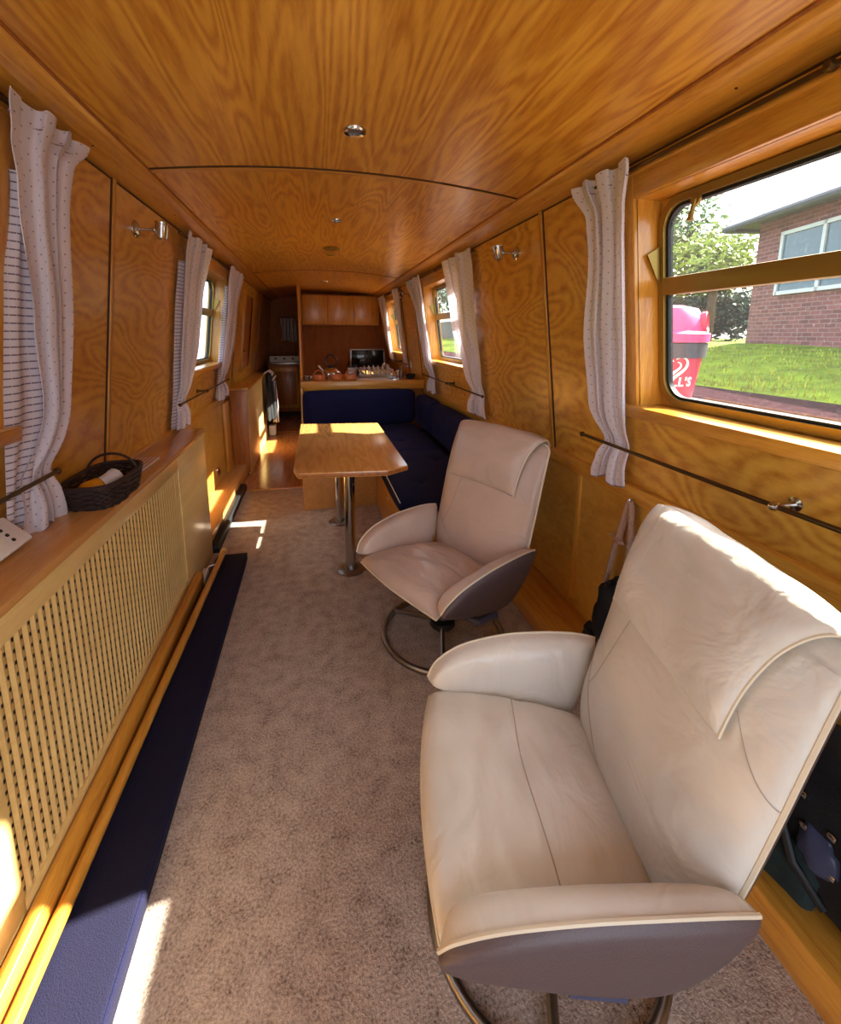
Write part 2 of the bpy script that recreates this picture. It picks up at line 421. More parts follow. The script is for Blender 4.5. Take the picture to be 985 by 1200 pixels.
# panel joints: dark groove with a raised batten beside it
tn = 1
def trim(mb, mat, label, smooth=35):
    global tn
    o = struct(mb.build('trim_%d' % tn, mat, smooth=smooth), label); tn += 1; return o
for side in (1, -1):
    for y in (1.853, 4.5, 5.15) if side == 1 else (1.853, 4.55, 6.4):
        trim(slab(MB(), side, y-.004, y+.006, ZB+.03, ZT-.005, -.002, .003), 'groove', 'dark joint between two oak wall panels')
        trim(slab(MB(), side, y+.006, y+.032, ZB+.03, ZT-.005, -.002, .006, .002), 'oak_vert', 'oak batten along a wall panel joint')
    # cornice between side and ceiling
    trim(MB().prism([(side*.700, 1.866), (side*.712, 1.858), (side*.826, 1.832), (side*.83, 1.87), (side*.70, 1.90)], 'y', YN, YF, .002), 'oak_trim', 'oak cornice along the ceiling edge')
    trim(slab(MB(), side, YN, YF, ZT-.016, ZT-.011, -.002, .003), 'groove', 'dark line under the cornice')
    trim(MB().prism([(side*.694, 1.868), (side*.6985, 1.8655), (side*.6985, 1.90), (side*.694, 1.90)], 'y', YN, YF), 'oak_back', 'dark line between ceiling and cornice')
    # gunwale strip
    trim(slab(MB(), side, YN, YF, ZB-.035, ZB+.03, -.02, .022, .006), 'oak_trim', 'oak strip along the gunwale')
    # lining below the gunwale
    mb = MB(); x0, x1 = sorted((side*.945, side*1.06))
    mb.box(x0, x1, YN, YF, -.02, ZB-.01)
    struct(mb.build('wall_right_lower' if side == 1 else 'wall_left_lower', 'oak_lining', smooth=0))
for y in (1.62, 2.6):
    trim(MB().box(.938, .948, y, y+.03, .14, ZB-.035, .002), 'oak_vert', 'batten on the low right lining')
# ceiling: gentle arch
def arch(x): return 1.925-.052*(x/.72)**2 - .004
mb = MB()
def ceil_prism(mb, y0, y1, t0, t1, xm=.78, n=16):
    up = [(-xm+2*xm*i/n, arch(-xm+2*xm*i/n)+t1) for i in range(n+1)]
    dn = [(x, arch(x)+t0) for x, _ in up]
    mb.prism(dn+up[::-1], 'y', y0, y1)
ceil_prism(mb, YN, 1.845, 0, .03); struct(mb.build('ceiling', 'oak_ceil', smooth=30))
for a, b in ((1.861, 4.635), (4.651, 7.9)):
    mb = MB(); ceil_prism(mb, a, b, 0, .03); struct(mb.build('ceiling', 'oak_ceil', smooth=30))
mb = MB(); ceil_prism(mb, YN, 7.9, .031, .10, .80); struct(mb.build('roof_top', 'hull', smooth=30))
# dark joint bottoms and slim cover batten
for y in (1.853, 4.643):
    mb = MB(); ceil_prism(mb, y-.008, y+.007, -.0015, .03, .712); trim(mb, 'groove', 'dark joint across the ceiling')
    mb = MB(); ceil_prism(mb, y+.009, y+.036, -.004, .01, .70); trim(mb, 'oak_cross', 'thin oak batten across the ceiling joint')
for side, ys in ((1, (.9, 1.75, 2.35, 3.3)), (-1, (1.6, 2.4, 3.3))):
    for y in ys:
        trim(MB().lathe([(0, 0), (.0035, 0), (.003, .0015), (0, .002)], (side*.765, y, 1.8462), (-side*.2, 0, -1), 10), 'groove', 'small dark screw in the cornice')
for y, z in ((.55, .748), (1.18, .742), (1.72, .745)):
    trim(MB().lathe([(0, 0), (.005, 0), (.004, .002), (0, .003)], W(1, y, z, .022), (-1, 0, 0), 12), 'steel', 'screw in the right gunwale strip')
# floor
def fl(name, x0, x1, y0, y1, z0, z1, mat): return struct(MB().box(x0, x1, y0, y1, z0, z1).build(name, mat, smooth=0))
fl('floor', -1.0, 1.0, 3.80, 7.9, -.05, .0, 'floor_wood')
fl('floor', -1.0, 1.0, YN, 3.80, -.05, .004, 'carpet')
trim(MB().box(-.76, -.27, 3.79, 3.815, 0, .010, .003), 'oak_cross', 'threshold strip between carpet and wooden floor')
trim(MB().box(-.70, -.36, 6.1, 6.12, 0, .008, .003), 'oak_dark', 'threshold strip in the galley passage')
# bulkhead at the far end and end jambs behind the camera (open doorway to the bow)
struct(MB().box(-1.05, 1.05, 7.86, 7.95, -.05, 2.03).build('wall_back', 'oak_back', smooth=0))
mb = MB(); mb.box(-1.06, -.72, YN-.04, YN, -.05, 1.98); mb.box(.72, 1.06, YN-.04, YN, -.05, 1.98); mb.box(-.72, .72, YN-.04, YN, 1.84, 2.0)
struct(mb.build('wall_front', 'oak_vert', smooth=0))
# hull outside
mb = MB(); mb.box(1.07, 1.16, YN, YF, -.6, .70); mb.box(-1.16, -1.07, YN, YF, -.6, .70)
struct(mb.build('hull_sides', 'hull', smooth=0))

# skirting box on the right
o = struct(MB().box(.763, .945, YN, 2.02, .0, .105, .004).build('baseboard_right', 'oak_trim'))
# low plinth on the left beyond the radiator cover
o = struct(MB().box(-.945, -.80, 2.70, 7.0, .0, .10, .004).build('baseboard_left', 'oak_shelf'))

# ------------------------------------------------------------------ windows
def rrect(y0, y1, z0, z1, r, n=8):
    pts = []
    for cy, cz, a0 in ((y1-r, z1-r, 0), (y0+r, z1-r, 90), (y0+r, z0+r, 180), (y1-r, z0+r, 270)):
        for k in range(n+1):
            a = radians(a0+90*k/n); pts.append((cy+r*cos(a), cz+r*sin(a)))
    return pts
def ringmesh(mb, side, outer, inner, o0, o1):
    """flat ring between two outlines, thick from o0 to o1"""
    n = len(outer)
    V = {}
    for tg, P in (('o', outer), ('i', inner)):
        for k, oo in (('a', o0), ('b', o1)):
            V[tg+k] = [mb.bm.verts.new(W(side, y, z, oo)) for y, z in P]
    for i in range(n):
        j = (i+1) % n
        for a, b in (('oa', 'ob'), ('ob', 'ib'), ('ib', 'ia'), ('ia', 'oa')):
            mb.bm.faces.new((V[a][i], V[a][j], V[b][j], V[b][i]))
    return mb
def window(num, side, y0, y1, desc):
    w = sthing('window_%d' % num, desc, W(side, (y0+y1)/2, ZW0, 0))
    z0, z1 = ZW0, ZW1
    G = -.085
    out = rrect(y0, y1, z0, z1, .085); inn = rrect(y0+.022, y1-.022, z0+.022, z1-.022, .068)
    inn2 = rrect(y0+.031, y1-.031, z0+.031, z1-.031, .06)
    ringmesh(MB(), side, out, inn, G-.02, G+.016).build('window_frame', 'brassy', w)
    ringmesh(MB(), side, inn, inn2, G-.012, G+.006).build('seal', 'rubber', w)
    mb = MB(); slab(mb, side, y0+.02, y1-.02, 1.437, 1.490, G-.012, G+.020, .004); mb.build('mullion_bar', 'brassy', w)
    mb = MB()
    P = [W(side, y, z, G) for y, z in inn2]; P2 = [W(side, y, z, G-.004) for y, z in inn2]
    a = [mb.bm.verts.new(p) for p in P]; b = [mb.bm.verts.new(p) for p in P2]
    mb.bm.faces.new(a); mb.bm.faces.new(b[::-1])
    for i in range(len(a)): mb.bm.faces.new((a[i], a[(i+1) % len(a)], b[(i+1) % len(a)], b[i]))
    mb.build('pane', 'glass', w, smooth=0)
    # corner fillers between round frame and square hole
    mb = MB(); sq = []
    for (y, z) in out:
        cy = y0-.02 if y < (y0+y1)/2 else y1+.02; cz = z0-.02 if z < (z0+z1)/2 else z1+.02
        ry, rz = abs(y-(y0+y1)/2)/((y1-y0)/2), abs(z-(z0+z1)/2)/((z1-z0)/2)
        sq.append((cy if ry > .5 else y, cz if rz > .5 else z))
    ringmesh(mb, side, sq, out, G-.03, G-.001).build('reveal_back', 'oak_vert', w, smooth=0)
    # timber lining of the opening
    for nm, (a, b, c, d) in {'reveal': (y1+.004, y1+.02, z0-.02, z1+.02), 'reveal.001': (y0-.02, y0-.004, z0-.02, z1+.02)}.items():
        slab(MB(), side, a, b, c, d, G-.03, .004).build('jamb_lining', 'oak_vert', w)
    slab(MB(), side, y0-.02, y1+.02, z1+.004, z1+.02, G-.03, .004).build('head_lining', 'oak_trim', w)
    # architrave
    mb = MB(); slab(mb, side, y0-.068, y0-.004, z0-.03, z1+.075, -.002, .016, .003); mb.build('architrave', 'oak_vert', w)
    mb = MB(); slab(mb, side, y1+.004, y1+.068, z0-.03, z1+.075, -.002, .016, .003); mb.build('architrave', 'oak_vert', w)
    mb = MB(); slab(mb, side, y0-.004, y1+.004, z1+.004, z1+.075, -.002, .016, .003); mb.build('architrave', 'oak_trim', w)
    slab(MB(), side, y0-.072, y1+.072, z1+.068, z1+.080, -.002, .024, .003).build('head_moulding', 'oak_trim', w)
    # sill
    mb = MB(); slab(mb, side, y0-.06, y1+.05, z0-.045, z0-.006, G-.02, .040, .005); mb.build('sill', 'oak_trim', w)
    # hopper stays and catch
    if True:
        for ys, sg in ((y1-.006, -1), (y0+.006, 1)):
            mb = MB()
            mb.hexa([W(side, ys, 1.478, G+.018), W(side, ys+sg*.003, 1.478, G+.018), W(side, ys+sg*.003, 1.478, G+.024), W(side, ys, 1.478, G+.024),
                     W(side, ys, 1.585, G+.018), W(side, ys+sg*.003, 1.585, G+.018), W(side, ys+sg*.003, 1.56, G+.062), W(side, ys, 1.56, G+.062)])
            mb.build('hopper_stay', 'brassy', w)
        mb = MB(); yc = y1-.155
        c = Vector(W(side, yc, z1-.035, G+.022))
        mb.lathe([(0, 0), (.016, 0), (.016, .008), (0, .010)], c, (-side, 0, 0), 20)
        mb.tube([c+Vector((-side*.006, 0, 0)), c+Vector((-side*.010, .004, -.03)), c+Vector((-side*.012, .006, -.055))], [.008, .006, .009], 10)
        mb.build('window_catch', 'brassy', w)
    return w
desc = {1: 'large right window nearest the camera with round-cornered gold frame', 2: 'middle window on the right side behind the dinette',
        3: 'furthest window on the right side by the galley', 4: 'left window nearest the camera, only its far frame in view', 5: 'far window on the left side'}
for k, (s, a, b) in WIN.items(): window(k, s, a, b, desc[k])

# ------------------------------------------------------------------ curtains and rods
def curtain(side, prof, folds, label, seed=0, base=.045, amp=.012, lining=None, z0=.775, z1=1.826, group=None):
    """prof: list of (z, ya, yb) ; the cloth hangs between ya and yb at that height"""
    rnd = random.Random(seed)
    ph = rnd.random()*6; ex = rnd.choice((.7, 1.35, 1.5))
    cloth_w = .5
    ymid = (prof[0][1]+prof[0][2])/2
    t = thing('curtain', label, 'curtain', W(side, ymid, z0, base), group=group)
    P = sorted(prof)
    def lim(z):
        for (za, a0, b0), (zb, a1, b1) in zip(P, P[1:]):
            if za <= z <= zb:
                k = (z-za)/(zb-za); k = k*k*(3-2*k)
                return a0+(a1-a0)*k, b0+(b1-b0)*k
        return (P[0][1], P[0][2]) if z < P[0][0] else (P[-1][1], P[-1][2])
    def fn(u, v):
        z = z0+(z1-z0)*v
        a, b = lim(z)
        tie = math.exp(-((z-.925)/.05)**2)
        wob = .35*sin(5*v+ph)+.2*sin(11*v+2*ph)
        s = sin(2*pi*folds*u**ex+wob+ph)
        s = math.copysign(abs(s)**.7, s)
        am = amp*(1-.45*tie)*(1+.35*sin(3.3*u*pi+ph))*(1.25 if v < .12 else 1)
        am *= min(1, .35+u*9)
        y = a+(b-a)*(u+.035*sin(2*pi*folds*u*2+ph))
        zz = z
        if v > .999: zz = z-.004+.003*sin(2*pi*folds*u)
        if v < .001: zz = z+.010*sin(2*pi*folds*u*.5+ph)
        off = base-.018*tie+am*s
        if v > .9: off += (v-.9)*.06+(v-.9)*.04*(.5+.5*s)
        return W(side, y, zz, max(off, .012))
    mb = MB(); mb.grid(fn, 96, 70, uvs=(cloth_w, 1.04))
    c = mb.build('cloth', 'curtain', t, smooth=80)
    # hem and pencil-pleat heading tape
    mb = MB(); mb.tube([Vector(fn(i/60, .0))+Vector((0, 0, .0)) for i in range(61)], .0022, 6); mb.build('hem', 'curtain', t)
    mb = MB(); mb.tube([Vector(fn(i/60, .955))+Vector((-side*-.002, 0, 0)) for i in range(61)], .002, 6); mb.build('heading_tape', 'curtain', t)
    if lining:
        e0, dirn = lining
        def fl_(u, v):
            z = z0+.015+(1.66-z0)*v
            a, b = lim(z)
            ed = a if dirn < 0 else b
            k = min(1, max(0, (1.66-z)/.22)); k = k*k*(3-2*k)
            inner = ed-dirn*.075; e_ = ed-dirn*.02+(e0-ed+dirn*.02)*k
            y = inner+(e_-inner)*u
            return W(side, y, z, base-.012+.006*sin(2*pi*2*u+3*v+ph)-.012*u)
        mb = MB(); mb.grid(fl_, 30, 60, uvs=(.15, .9)); mb.build('lining', 'lining', t, smooth=80)
    return t
curtain(1, [(.785, 1.288, 1.485), (.86, 1.29, 1.455), (.93, 1.29, 1.425), (1.06, 1.279, 1.485), (1.29, 1.269, 1.50), (1.6, 1.268, 1.455), (1.70, 1.262, 1.46), (1.812, 1.226, 1.525)], 3,
        'right-hand pale dotted curtain beside the big near window', 3)
curtain(-1, [(.785, 1.27, 1.46), (.86, 1.285, 1.44), (.93, 1.30, 1.425), (1.10, 1.36, 1.478), (1.33, 1.316, 1.485), (1.64, 1.266, 1.465), (1.74, 1.24, 1.48), (1.812, 1.222, 1.545)], 3,
        'left pale dotted curtain nearest the camera, striped lining showing', 12, lining=(1.258, -1))
curtain(1, [(.785, 2.655, 2.955), (.93, 2.68, 2.90), (1.1, 2.66, 2.97), (1.4, 2.69, 3.16), (1.812, 2.66, 3.22)], 3,
        'near curtain of the middle right window, beside the wall lamp', 5)
curtain(1, [(.785, 3.83, 4.15), (.93, 3.87, 4.07), (1.1, 3.86, 4.16), (1.5, 3.92, 4.26), (1.812, 3.93, 4.50)], 3,
        'far curtain of the middle right window, behind the dinette corner', 8)
curtain(1, [(.80, 5.05, 5.20), (.95, 5.07, 5.17), (1.3, 5.08, 5.25), (1.812, 5.07, 5.36)], 3,
        'near curtain of the galley window, hanging above the worktop end', 9, z0=.93)
curtain(1, [(.80, 5.9, 6.2), (.95, 5.95, 6.15), (1.3, 5.97, 6.33), (1.812, 6.05, 6.62)], 3,
        'furthest right curtain, at the far side of the galley window', 10, z0=.95)
curtain(-1, [(.785, 2.606, 2.856), (.93, 2.63, 2.82), (1.26, 2.60, 2.965), (1.5, 2.60, 3.0), (1.812, 2.59, 3.13)], 3,
        'near curtain of the far left window', 13, lining=(2.59, -1))
curtain(-1, [(.785, 3.69, 4.14), (.93, 3.74, 4.02), (1.24, 3.78, 4.28), (1.5, 3.84, 4.30), (1.812, 3.82, 4.5)], 3,
        'far curtain of the far left window, next to the plain wall panels', 14, lining=(3.76, -1))
def rod(side, y0, y1, z, label, brackets, off=.062, r=.006, mat='antique'):
    t = thing('curtain_rod', label, 'curtain rod', W(side, (y0+y1)/2, z, off))
    MB().tube([W(side, y0, z, off), W(side, y1, z, off)], r, 12).build('rail', mat, t)
    for y in (y0, y1):
        c = W(side, y, z, off); MB().ball(c, r*1.75, sub=2).build('finial', mat, t)
    for y in brackets:
        a = Vector(W(side, y, z, .0)); b = Vector(W(side, y, z, off)); d = (b-a).normalized()
        mb = MB(); mb.lathe([(0, 0), (.017, 0), (.017, .004), (.007, .007), (.006, off-.012), (.010, off-.006), (.011, off+.004), (.008, off+.012), (0, off+.014)], a, d, 18)
        mb.build('bracket', 'chrome' if z < 1.2 and side == 1 and y < 2 else mat, t)
for side, s in ((1, 'right'), (-1, 'left')):
    rod(side, .06, 1.53 if side == 1 else 1.40, .925, 'thin tie-back rod under the near %s window' % s, (.76,))
    rod(side, .04, 1.52, 1.800, 'curtain rod over the near %s window' % s, (.72,), r=.006, off=.034)
rod(1, 2.62, 4.2, .925, 'thin tie-back rod under the middle right window', (3.4,))
rod(1, 2.62, 4.5, 1.800, 'curtain rod over the middle right window', (3.5,), off=.034)
rod(-1, 2.60, 4.0, .925, 'thin tie-back rod under the far left window', (3.22,))
rod(-1, 2.56, 4.3, 1.800, 'curtain rod over the far left window', (3.25,), off=.034)
rod(1, 5.0, 6.6, 1.800, 'curtain rod over the galley window', (5.7,), off=.034)
rod(1, 5.0, 6.2, .97, 'thin tie-back rod under the galley window', (5.6,))

# ------------------------------------------------------------------ ceiling lights
for y, r, lab in ((1.497, .036, 'nearest recessed ceiling light'), (2.616, .03, 'second recessed ceiling light from the camera'), (5.6, .045, 'furthest recessed ceiling light, towards the galley')):
    z = arch(-.012)
    t = thing('ceiling_light', lab, 'ceiling light', (-.012, y, z-.008))
    MB().lathe([(r*.62, .008), (r*.66, .0), (r*.9, -.002), (r, .003), (r*1.02, .009), (r*.62, .009)], (-.012, y, z-.006)).build('bezel', 'chrome', t)
    MB().lathe([(0, .004), (r*.3, .0035), (r*.64, .006)], (-.012, y, z-.006)).build('lens', 'rad', t)
t = thing('ceiling_vent', 'flat round vent in the ceiling between the lights', 'vent', (-.012, 3.45, arch(0)-.012))
MB().lathe([(.05, .012), (.06, .004), (.055, -.001), (.03, -.002), (0, -.002)], (-.012, 3.45, arch(0)-.010)).build('cover', 'brassy', t)
MB().lathe([(.028, -.008), (.033, -.002), (.02, .004)], (-.012, 3.66, arch(0)-.008)).build('small_cap', 'brassy', t)

# ------------------------------------------------------------------ wall spot lamps
def wall_lamp(side, y, z, label, tilt=(0, 0, 1)):
    a = Vector(W(side, y, z, 0)); t = thing('wall_lamp', label, 'wall lamp', a)
    d = Vector((-side, 0, 0))
    MB().lathe([(0, 0), (.033, 0), (.033, .006), (.026, .013), (.010, .017), (0, .018)], a, d).build('backplate', 'chrome', t)
    MB().tube([a+d*.012, a+d*.075], .0055, 12).build('arm', 'chrome', t)
    c = a+d*.098; ax = Vector(tilt).normalized()
    h = MB().lathe([(0, -.038), (.012, -.037), (.021, -.030), (.0235, -.02), (.0245, .022), (.027, .024), (.027, .031), (.0225, .031), (.021, .020), (0, .018)], c, ax)
    h = h.build('lamp_head', 'chrome', t)
    MB().lathe([(0, .0195), (.012, .0215), (.0205, .0225)], c, ax).build('lens', 'rad', h)
    MB().ball(a+d*.072, .010, sub=2).build('swivel', 'chrome', t)
wall_lamp(-1, 2.07, 1.712, 'chrome wall spotlight on the left panelling', (.15, -.1, 1))
wall_lamp(1, 2.13, 1.705, 'chrome wall spotlight on the right panelling, nearer of the two there', (-.25, -.25, 1))
wall_lamp(1, 4.66, 1.715, 'small far wall spotlight between the right-hand curtains', (-.1, -.5, 1))

# ------------------------------------------------------------------ radiator cover with woven panel and shelf
rc = thing('radiator_cover', 'pale oak radiator cover with woven cane panel under the left shelf', 'radiator cover', (-.86, 1.75, .0))
X0 = -.78; Y0, Y1 = .80, 2.672; LY0, LY1, LZ0, LZ1 = .905, 2.165, .135, .690
mb = MB(); mb.box(X0-.022, X0, LY1, Y1, .02, .752, .002); mb.build('stile', 'oak_pale', rc)
mb = MB(); mb.box(X0-.022, X0, Y0, LY0, .02, .752, .002); mb.build('stile', 'oak_pale', rc)
mb = MB(); mb.box(X0-.022, X0, LY0, LY1, LZ1, .752, .002); mb.build('top_rail', 'oak_pale', rc)
mb = MB(); mb.box(X0-.022, X0, LY0, LY1, .02, LZ0, .002); mb.build('bottom_rail', 'oak_pale', rc)
mb = MB(); mb.box(-.93, X0-.002, Y1-.02, Y1, .02, .752, .002); mb.build('end_panel', 'oak_pale', rc)
mb = MB(); mb.box(-.93, X0-.002, Y0, Y0+.02, .02, .752, .002); mb.build('end_panel', 'oak_pale', rc)
mb = MB()
p = .0275; ny = int((LY1-LY0)/p); nz = int((LZ1-LZ0)/.027)
for i in range(ny+1):
    y = LY0+i*(LY1-LY0)/ny
    # upright cane, slightly bowed outwards over the cross pieces
    y_a, y_b = max(y-.0103, LY0-.004), min(y+.0103, LY1+.004)
    xf = X0-.008
    v = [mb.bm.verts.new(q) for q in ((xf, y_a, LZ0), (xf+.004, y, LZ0), (xf, y_b, LZ0), (xf, y_a, LZ1), (xf+.004, y, LZ1), (xf, y_b, LZ1))]
    mb.bm.faces.new((v[0], v[1], v[4], v[3])); mb.bm.faces.new((v[1], v[2], v[5], v[4]))
    if i < ny:
        ya, yb = y+.0085, y+p*1.0-.0085+.001
        for j in range(nz+1):
            zc = LZ0+j*.027+(.0135 if i % 2 else 0)
            za, zb = max(zc-.0088, LZ0), min(zc+.0088, LZ1)
            if zb <= za: continue
            q = [mb.bm.verts.new(t_) for t_ in ((xf-.002, ya, za), (xf-.002, yb, za), (xf-.002, yb, zb), (xf-.002, ya, zb))]
            mb.bm.faces.new(q)
mb.build('woven_panel', 'cane' if 'cane' in M else 'oak_pale', rc, smooth=0)
mb = MB(); mb.box(-.90, -.85, .95, 2.1, .15, .66, .01); mb.build('radiator', 'rad', rc)
mb = MB(); mb.box(-.944, X0+.008, Y0-.01, 2.70, .752, .776, .004)
tag(mb.build('shelf', 'oak_shelf'), 'long oak shelf along the left side above the woven panel', 'shelf')

# rails, pole and navy pad at the foot of the cover
tag(MB().prism([(-.775, .004), (-.742, .004), (-.742, .105), (-.750, .118), (-.762, .122), (-.775, .118)], 'y', .55, 2.28, .002).build('foot_rail', 'oak_trim'),
    'varnished rail with rounded top along the foot of the radiator cover', 'rail')
t = thing('wooden_pole', 'round varnished wooden pole lying along the edge of the navy pad', 'pole', (-.715, 1.6, .07))
MB().tube([(-.724, .50, .088), (-.715, 1.5, .080), (-.700, 2.56, .072)], .0155, 16).build('shaft', 'oak_trim', t)
MB().lathe([(0, 0), (.0165, 0), (.018, .01), (.016, .03), (.0165, .034), (0, .035)], (-.7001, 2.555, .072), (.01, 1, 0)).build('end_cap', 'oak_pale', t)
def softbox(mb, x0, x1, y0, y1, z0, z1, nu=24, nv=24, puff=.01, dimples=(), r=.02, sag=None):
    """cushion: rounded box whose top bulges, with button dimples"""
    b = bmesh.new()
    for ax in range(3): pass
    cx, cy, cz = (x0+x1)/2, (y0+y1)/2, (z0+z1)/2; hx, hy, hz = (x1-x0)/2, (y1-y0)/2, (z1-z0)/2
    bmesh.ops.create_cube(b, size=2)
    n = max(nu, nv)
    bmesh.ops.subdivide_edges(b, edges=b.edges[:], cuts=n, use_grid_fill=True)
    for v in b.verts:
        q = Vector(v.co)
        p = Vector((q.x*hx, q.y*hy, q.z*hz))
        c = Vector((max(-hx+r, min(hx-r, p.x)), max(-hy+r, min(hy-r, p.y)), max(-hz+r, min(hz-r, p.z))))
        dlt = p-c
        if dlt.length > 1e-9:
            m = max(abs(dlt.x), abs(dlt.y), abs(dlt.z))
            p = c+dlt.normalized()*min(m, r)
        bx = (1-abs(q.x)**4)*(1-abs(q.y)**4); by = (1-abs(q.y)**4)*(1-abs(q.z)**4); bz = (1-abs(q.x)**4)*(1-abs(q.z)**4)
        p.z += puff*bx*(1 if q.z > 0 else -1)*abs(q.z)
        p.x += puff*by*(1 if q.x > 0 else -1)*abs(q.x)
        p.y += puff*bz*(1 if q.y > 0 else -1)*abs(q.y)
        w = p+Vector((cx, cy, cz))
        for (dx, dy, dz, nx, nyy, nzz) in dimples:
            d2 = (w-Vector((dx, dy, dz))).length
            k = math.exp(-(d2/.05)**2)*.02+math.exp(-(d2/.012)**2)*.01
            w -= Vector((nx, nyy, nzz))*k
        v.co = w
    mb._merge(b); return mb
mb = softbox(MB(), -.738, -.573, .30, 2.575, .006, .052, puff=.003, r=.008)
t = thing('floor_cushion', 'long dark navy cushion pad lying on the carpet at the left', 'cushion', (-.655, 1.4, .004))
mb.build('cover', 'navy_pad', t)
MB().tube([(-.7, .305, .05), (-.578, .305, .05), (-.574, 2.57, .05), (-.7, 2.572, .05)], .0025, 6).build('piping', 'navy', t)
tag(MB().prism([(-.80, .004), (-.752, .004), (-.752, .03), (-.76, .05), (-.80, .055)], 'y', 2.70, 3.86, .003).build('cable_trunking', 'black'),
    'narrow black strip along the floor beyond the radiator cover', 'strip')
t = thing('plug', 'white plug on the floor at the end of the foot rail', 'plug', (-.757, 2.34, .004))
MB().box(-.772, -.742, 2.30, 2.40, .02, .075, .008).build('body', 'white', t)
MB().tube([(-.757, 2.40, .06), (-.75, 2.43, .065), (-.72, 2.44, .066)], .004, 8).build('cable', 'white', t)

# things on the shelf
t = thing('alarm_unit', 'white plastic alarm unit propped on the shelf at the left edge', 'alarm', (-.90, 1.22, .776))
def tilt_box(mb, c, ux, uy, n, a, b, th, bev):
    c, ux, uy, n = Vector(c), Vector(ux).normalized(), Vector(uy).normalized(), Vector(n).normalized()
    P = []
    for zz in (0, th):
        for s1, s2 in ((-1, -1), (1, -1), (1, 1), (-1, 1)): P.append(c+ux*a*s1+uy*b*s2+n*zz)
    mb.hexa(P, bev); return mb
nrm = Vector((.72, 0, .70)); upv = Vector((-.70, 0, .72)); cc = Vector((-.905, 1.185, .815))
tilt_box(MB(), cc, (0, 1, 0), upv, nrm, .070, .042, .018, .006).build('case', 'white', t)
f = cc+nrm*.019
MB().lathe([(.032, 0), (.034, .001), (.030, .0025), (.012, .003), (0, .003)], f+Vector((0, -.035, 0))+upv*-.008, nrm).build('grille', 'paper', t)
for k in range(3):
    MB().lathe([(0, 0), (.0045, 0), (.0045, .002), (0, .002)], f+Vector((0, .018, 0))+upv*(.014-.017*k), nrm, 12).build('button', 'black', t)
tilt_box(MB(), f+Vector((0, .028, 0))+upv*.038, (0, 1, 0), upv, nrm, .018, .0018, .0012, 0).build('maker_mark', 'rad', t)

t = thing('wicker_basket', 'small dark brown wicker basket with hoop handle on the shelf', 'basket', (-.838, 1.60, .776))
B = Vector((-.838, 1.60, .777)); hx, hy, H = .066, .128, .066
def bask(a, k):   # rounded rectangle in plan, flaring with height k
    s = 1+.18*k; ca, sa = cos(a), sin(a); e = .55
    return B+Vector((hx*s*math.copysign(abs(ca)**e, ca), hy*s*math.copysign(abs(sa)**e, sa), H*k))
mb = MB(); nst = 36
for j in range(9):
    k = j/8
    pts = []
    for i in range(144):
        a = 2*pi*i/144; pp = bask(a, k); cdir = (pp-B); cdir.z = 0; cdir.normalize()
        pts.append(pp+cdir*.0025*(1 if (int(i/4)+j) % 2 else -1))
    mb.tube(pts, .0046, 6, closed=True)
for i in range(36):
    a = 2*pi*i/36; mb.tube([bask(a, k/4) for k in range(5)], .003, 5)
mb.build('woven_side', 'wicker', t)
mb = MB(); mb.tube([bask(2*pi*i/72, 1.04)+Vector((0, 0, .004)) for i in range(72)], .0075, 8, closed=True); mb.build('rim', 'wicker', t)
mb = MB(); pts = [B+Vector((hx*1.0*cos(2*pi*i/40)*.95, hy*.95*sin(2*pi*i/40), .004)) for i in range(40)]
vs = [mb.bm.verts.new(q) for q in pts]; mb.bm.faces.new(vs); mb.build('bottom', 'wicker', t)
for yy in (1.66,):
    mb = MB(); mb.tube([(B.x+hx*1.12*cos(pi*i/16), yy, B.z+H+.062*sin(pi*i/16)) for i in range(17)], .0045, 8); mb.build('handle', 'wicker', t)
t = thing('amber_jar', 'amber yellow jar lying in the wicker basket', 'jar', (-.850, 1.535, .80))
MB().lathe([(0, -.03), (.02, -.03), (.026, -.02), (.026, .022), (.02, .03), (0, .03)], (-.850, 1.535, .826), (.5, .85, .1)).build('glass_body', 'jar', t)
MB().lathe([(0, .030), (.022, .030), (.022, .040), (0, .041)], (-.850, 1.535, .826), (.5, .85, .1)).build('lid', 'paper', t)
t = thing('white_tub', 'small white tub beside the amber jar in the basket', 'tub', (-.828, 1.60, .79))
MB().lathe([(0, -.026), (.024, -.026), (.027, .02), (.0, .021)], (-.828, 1.602, .828), (.35, .9, .15)).build('tub_body', 'white', t)
MB().lathe([(0, .020), (.029, .020), (.029, .030), (0, .031)], (-.828, 1.602, .828), (.35, .9, .15)).build('lid', 'paper', t)
mb = MB(); mb.hexa([(-.91, 1.78, .777), (-.822, 1.78, .777), (-.812, 2.05, .777), (-.905, 2.06, .777), (-.91, 1.78, .786), (-.822, 1.78, .786), (-.812, 2.05, .786), (-.905, 2.06, .786)], .002)
tag(mb.build('magazine', 'leaflet'), 'printed leaflet lying on the shelf behind the basket', 'magazine')
# socket on the low left lining
t = thing('wall_socket', 'round chrome socket low on the left lining', 'socket', (-.944, 3.9, .2))
MB().lathe([(0, .012), (.02, .012), (.032, .008), (.036, 0)], (-.945, 3.75, .20), (1, 0, 0)).build('plate', 'chrome', t)
MB().lathe([(0, .016), (.014, .015), (.016, .011)], (-.945, 3.75, .20), (1, 0, 0)).build('socket_hole', 'black', t)

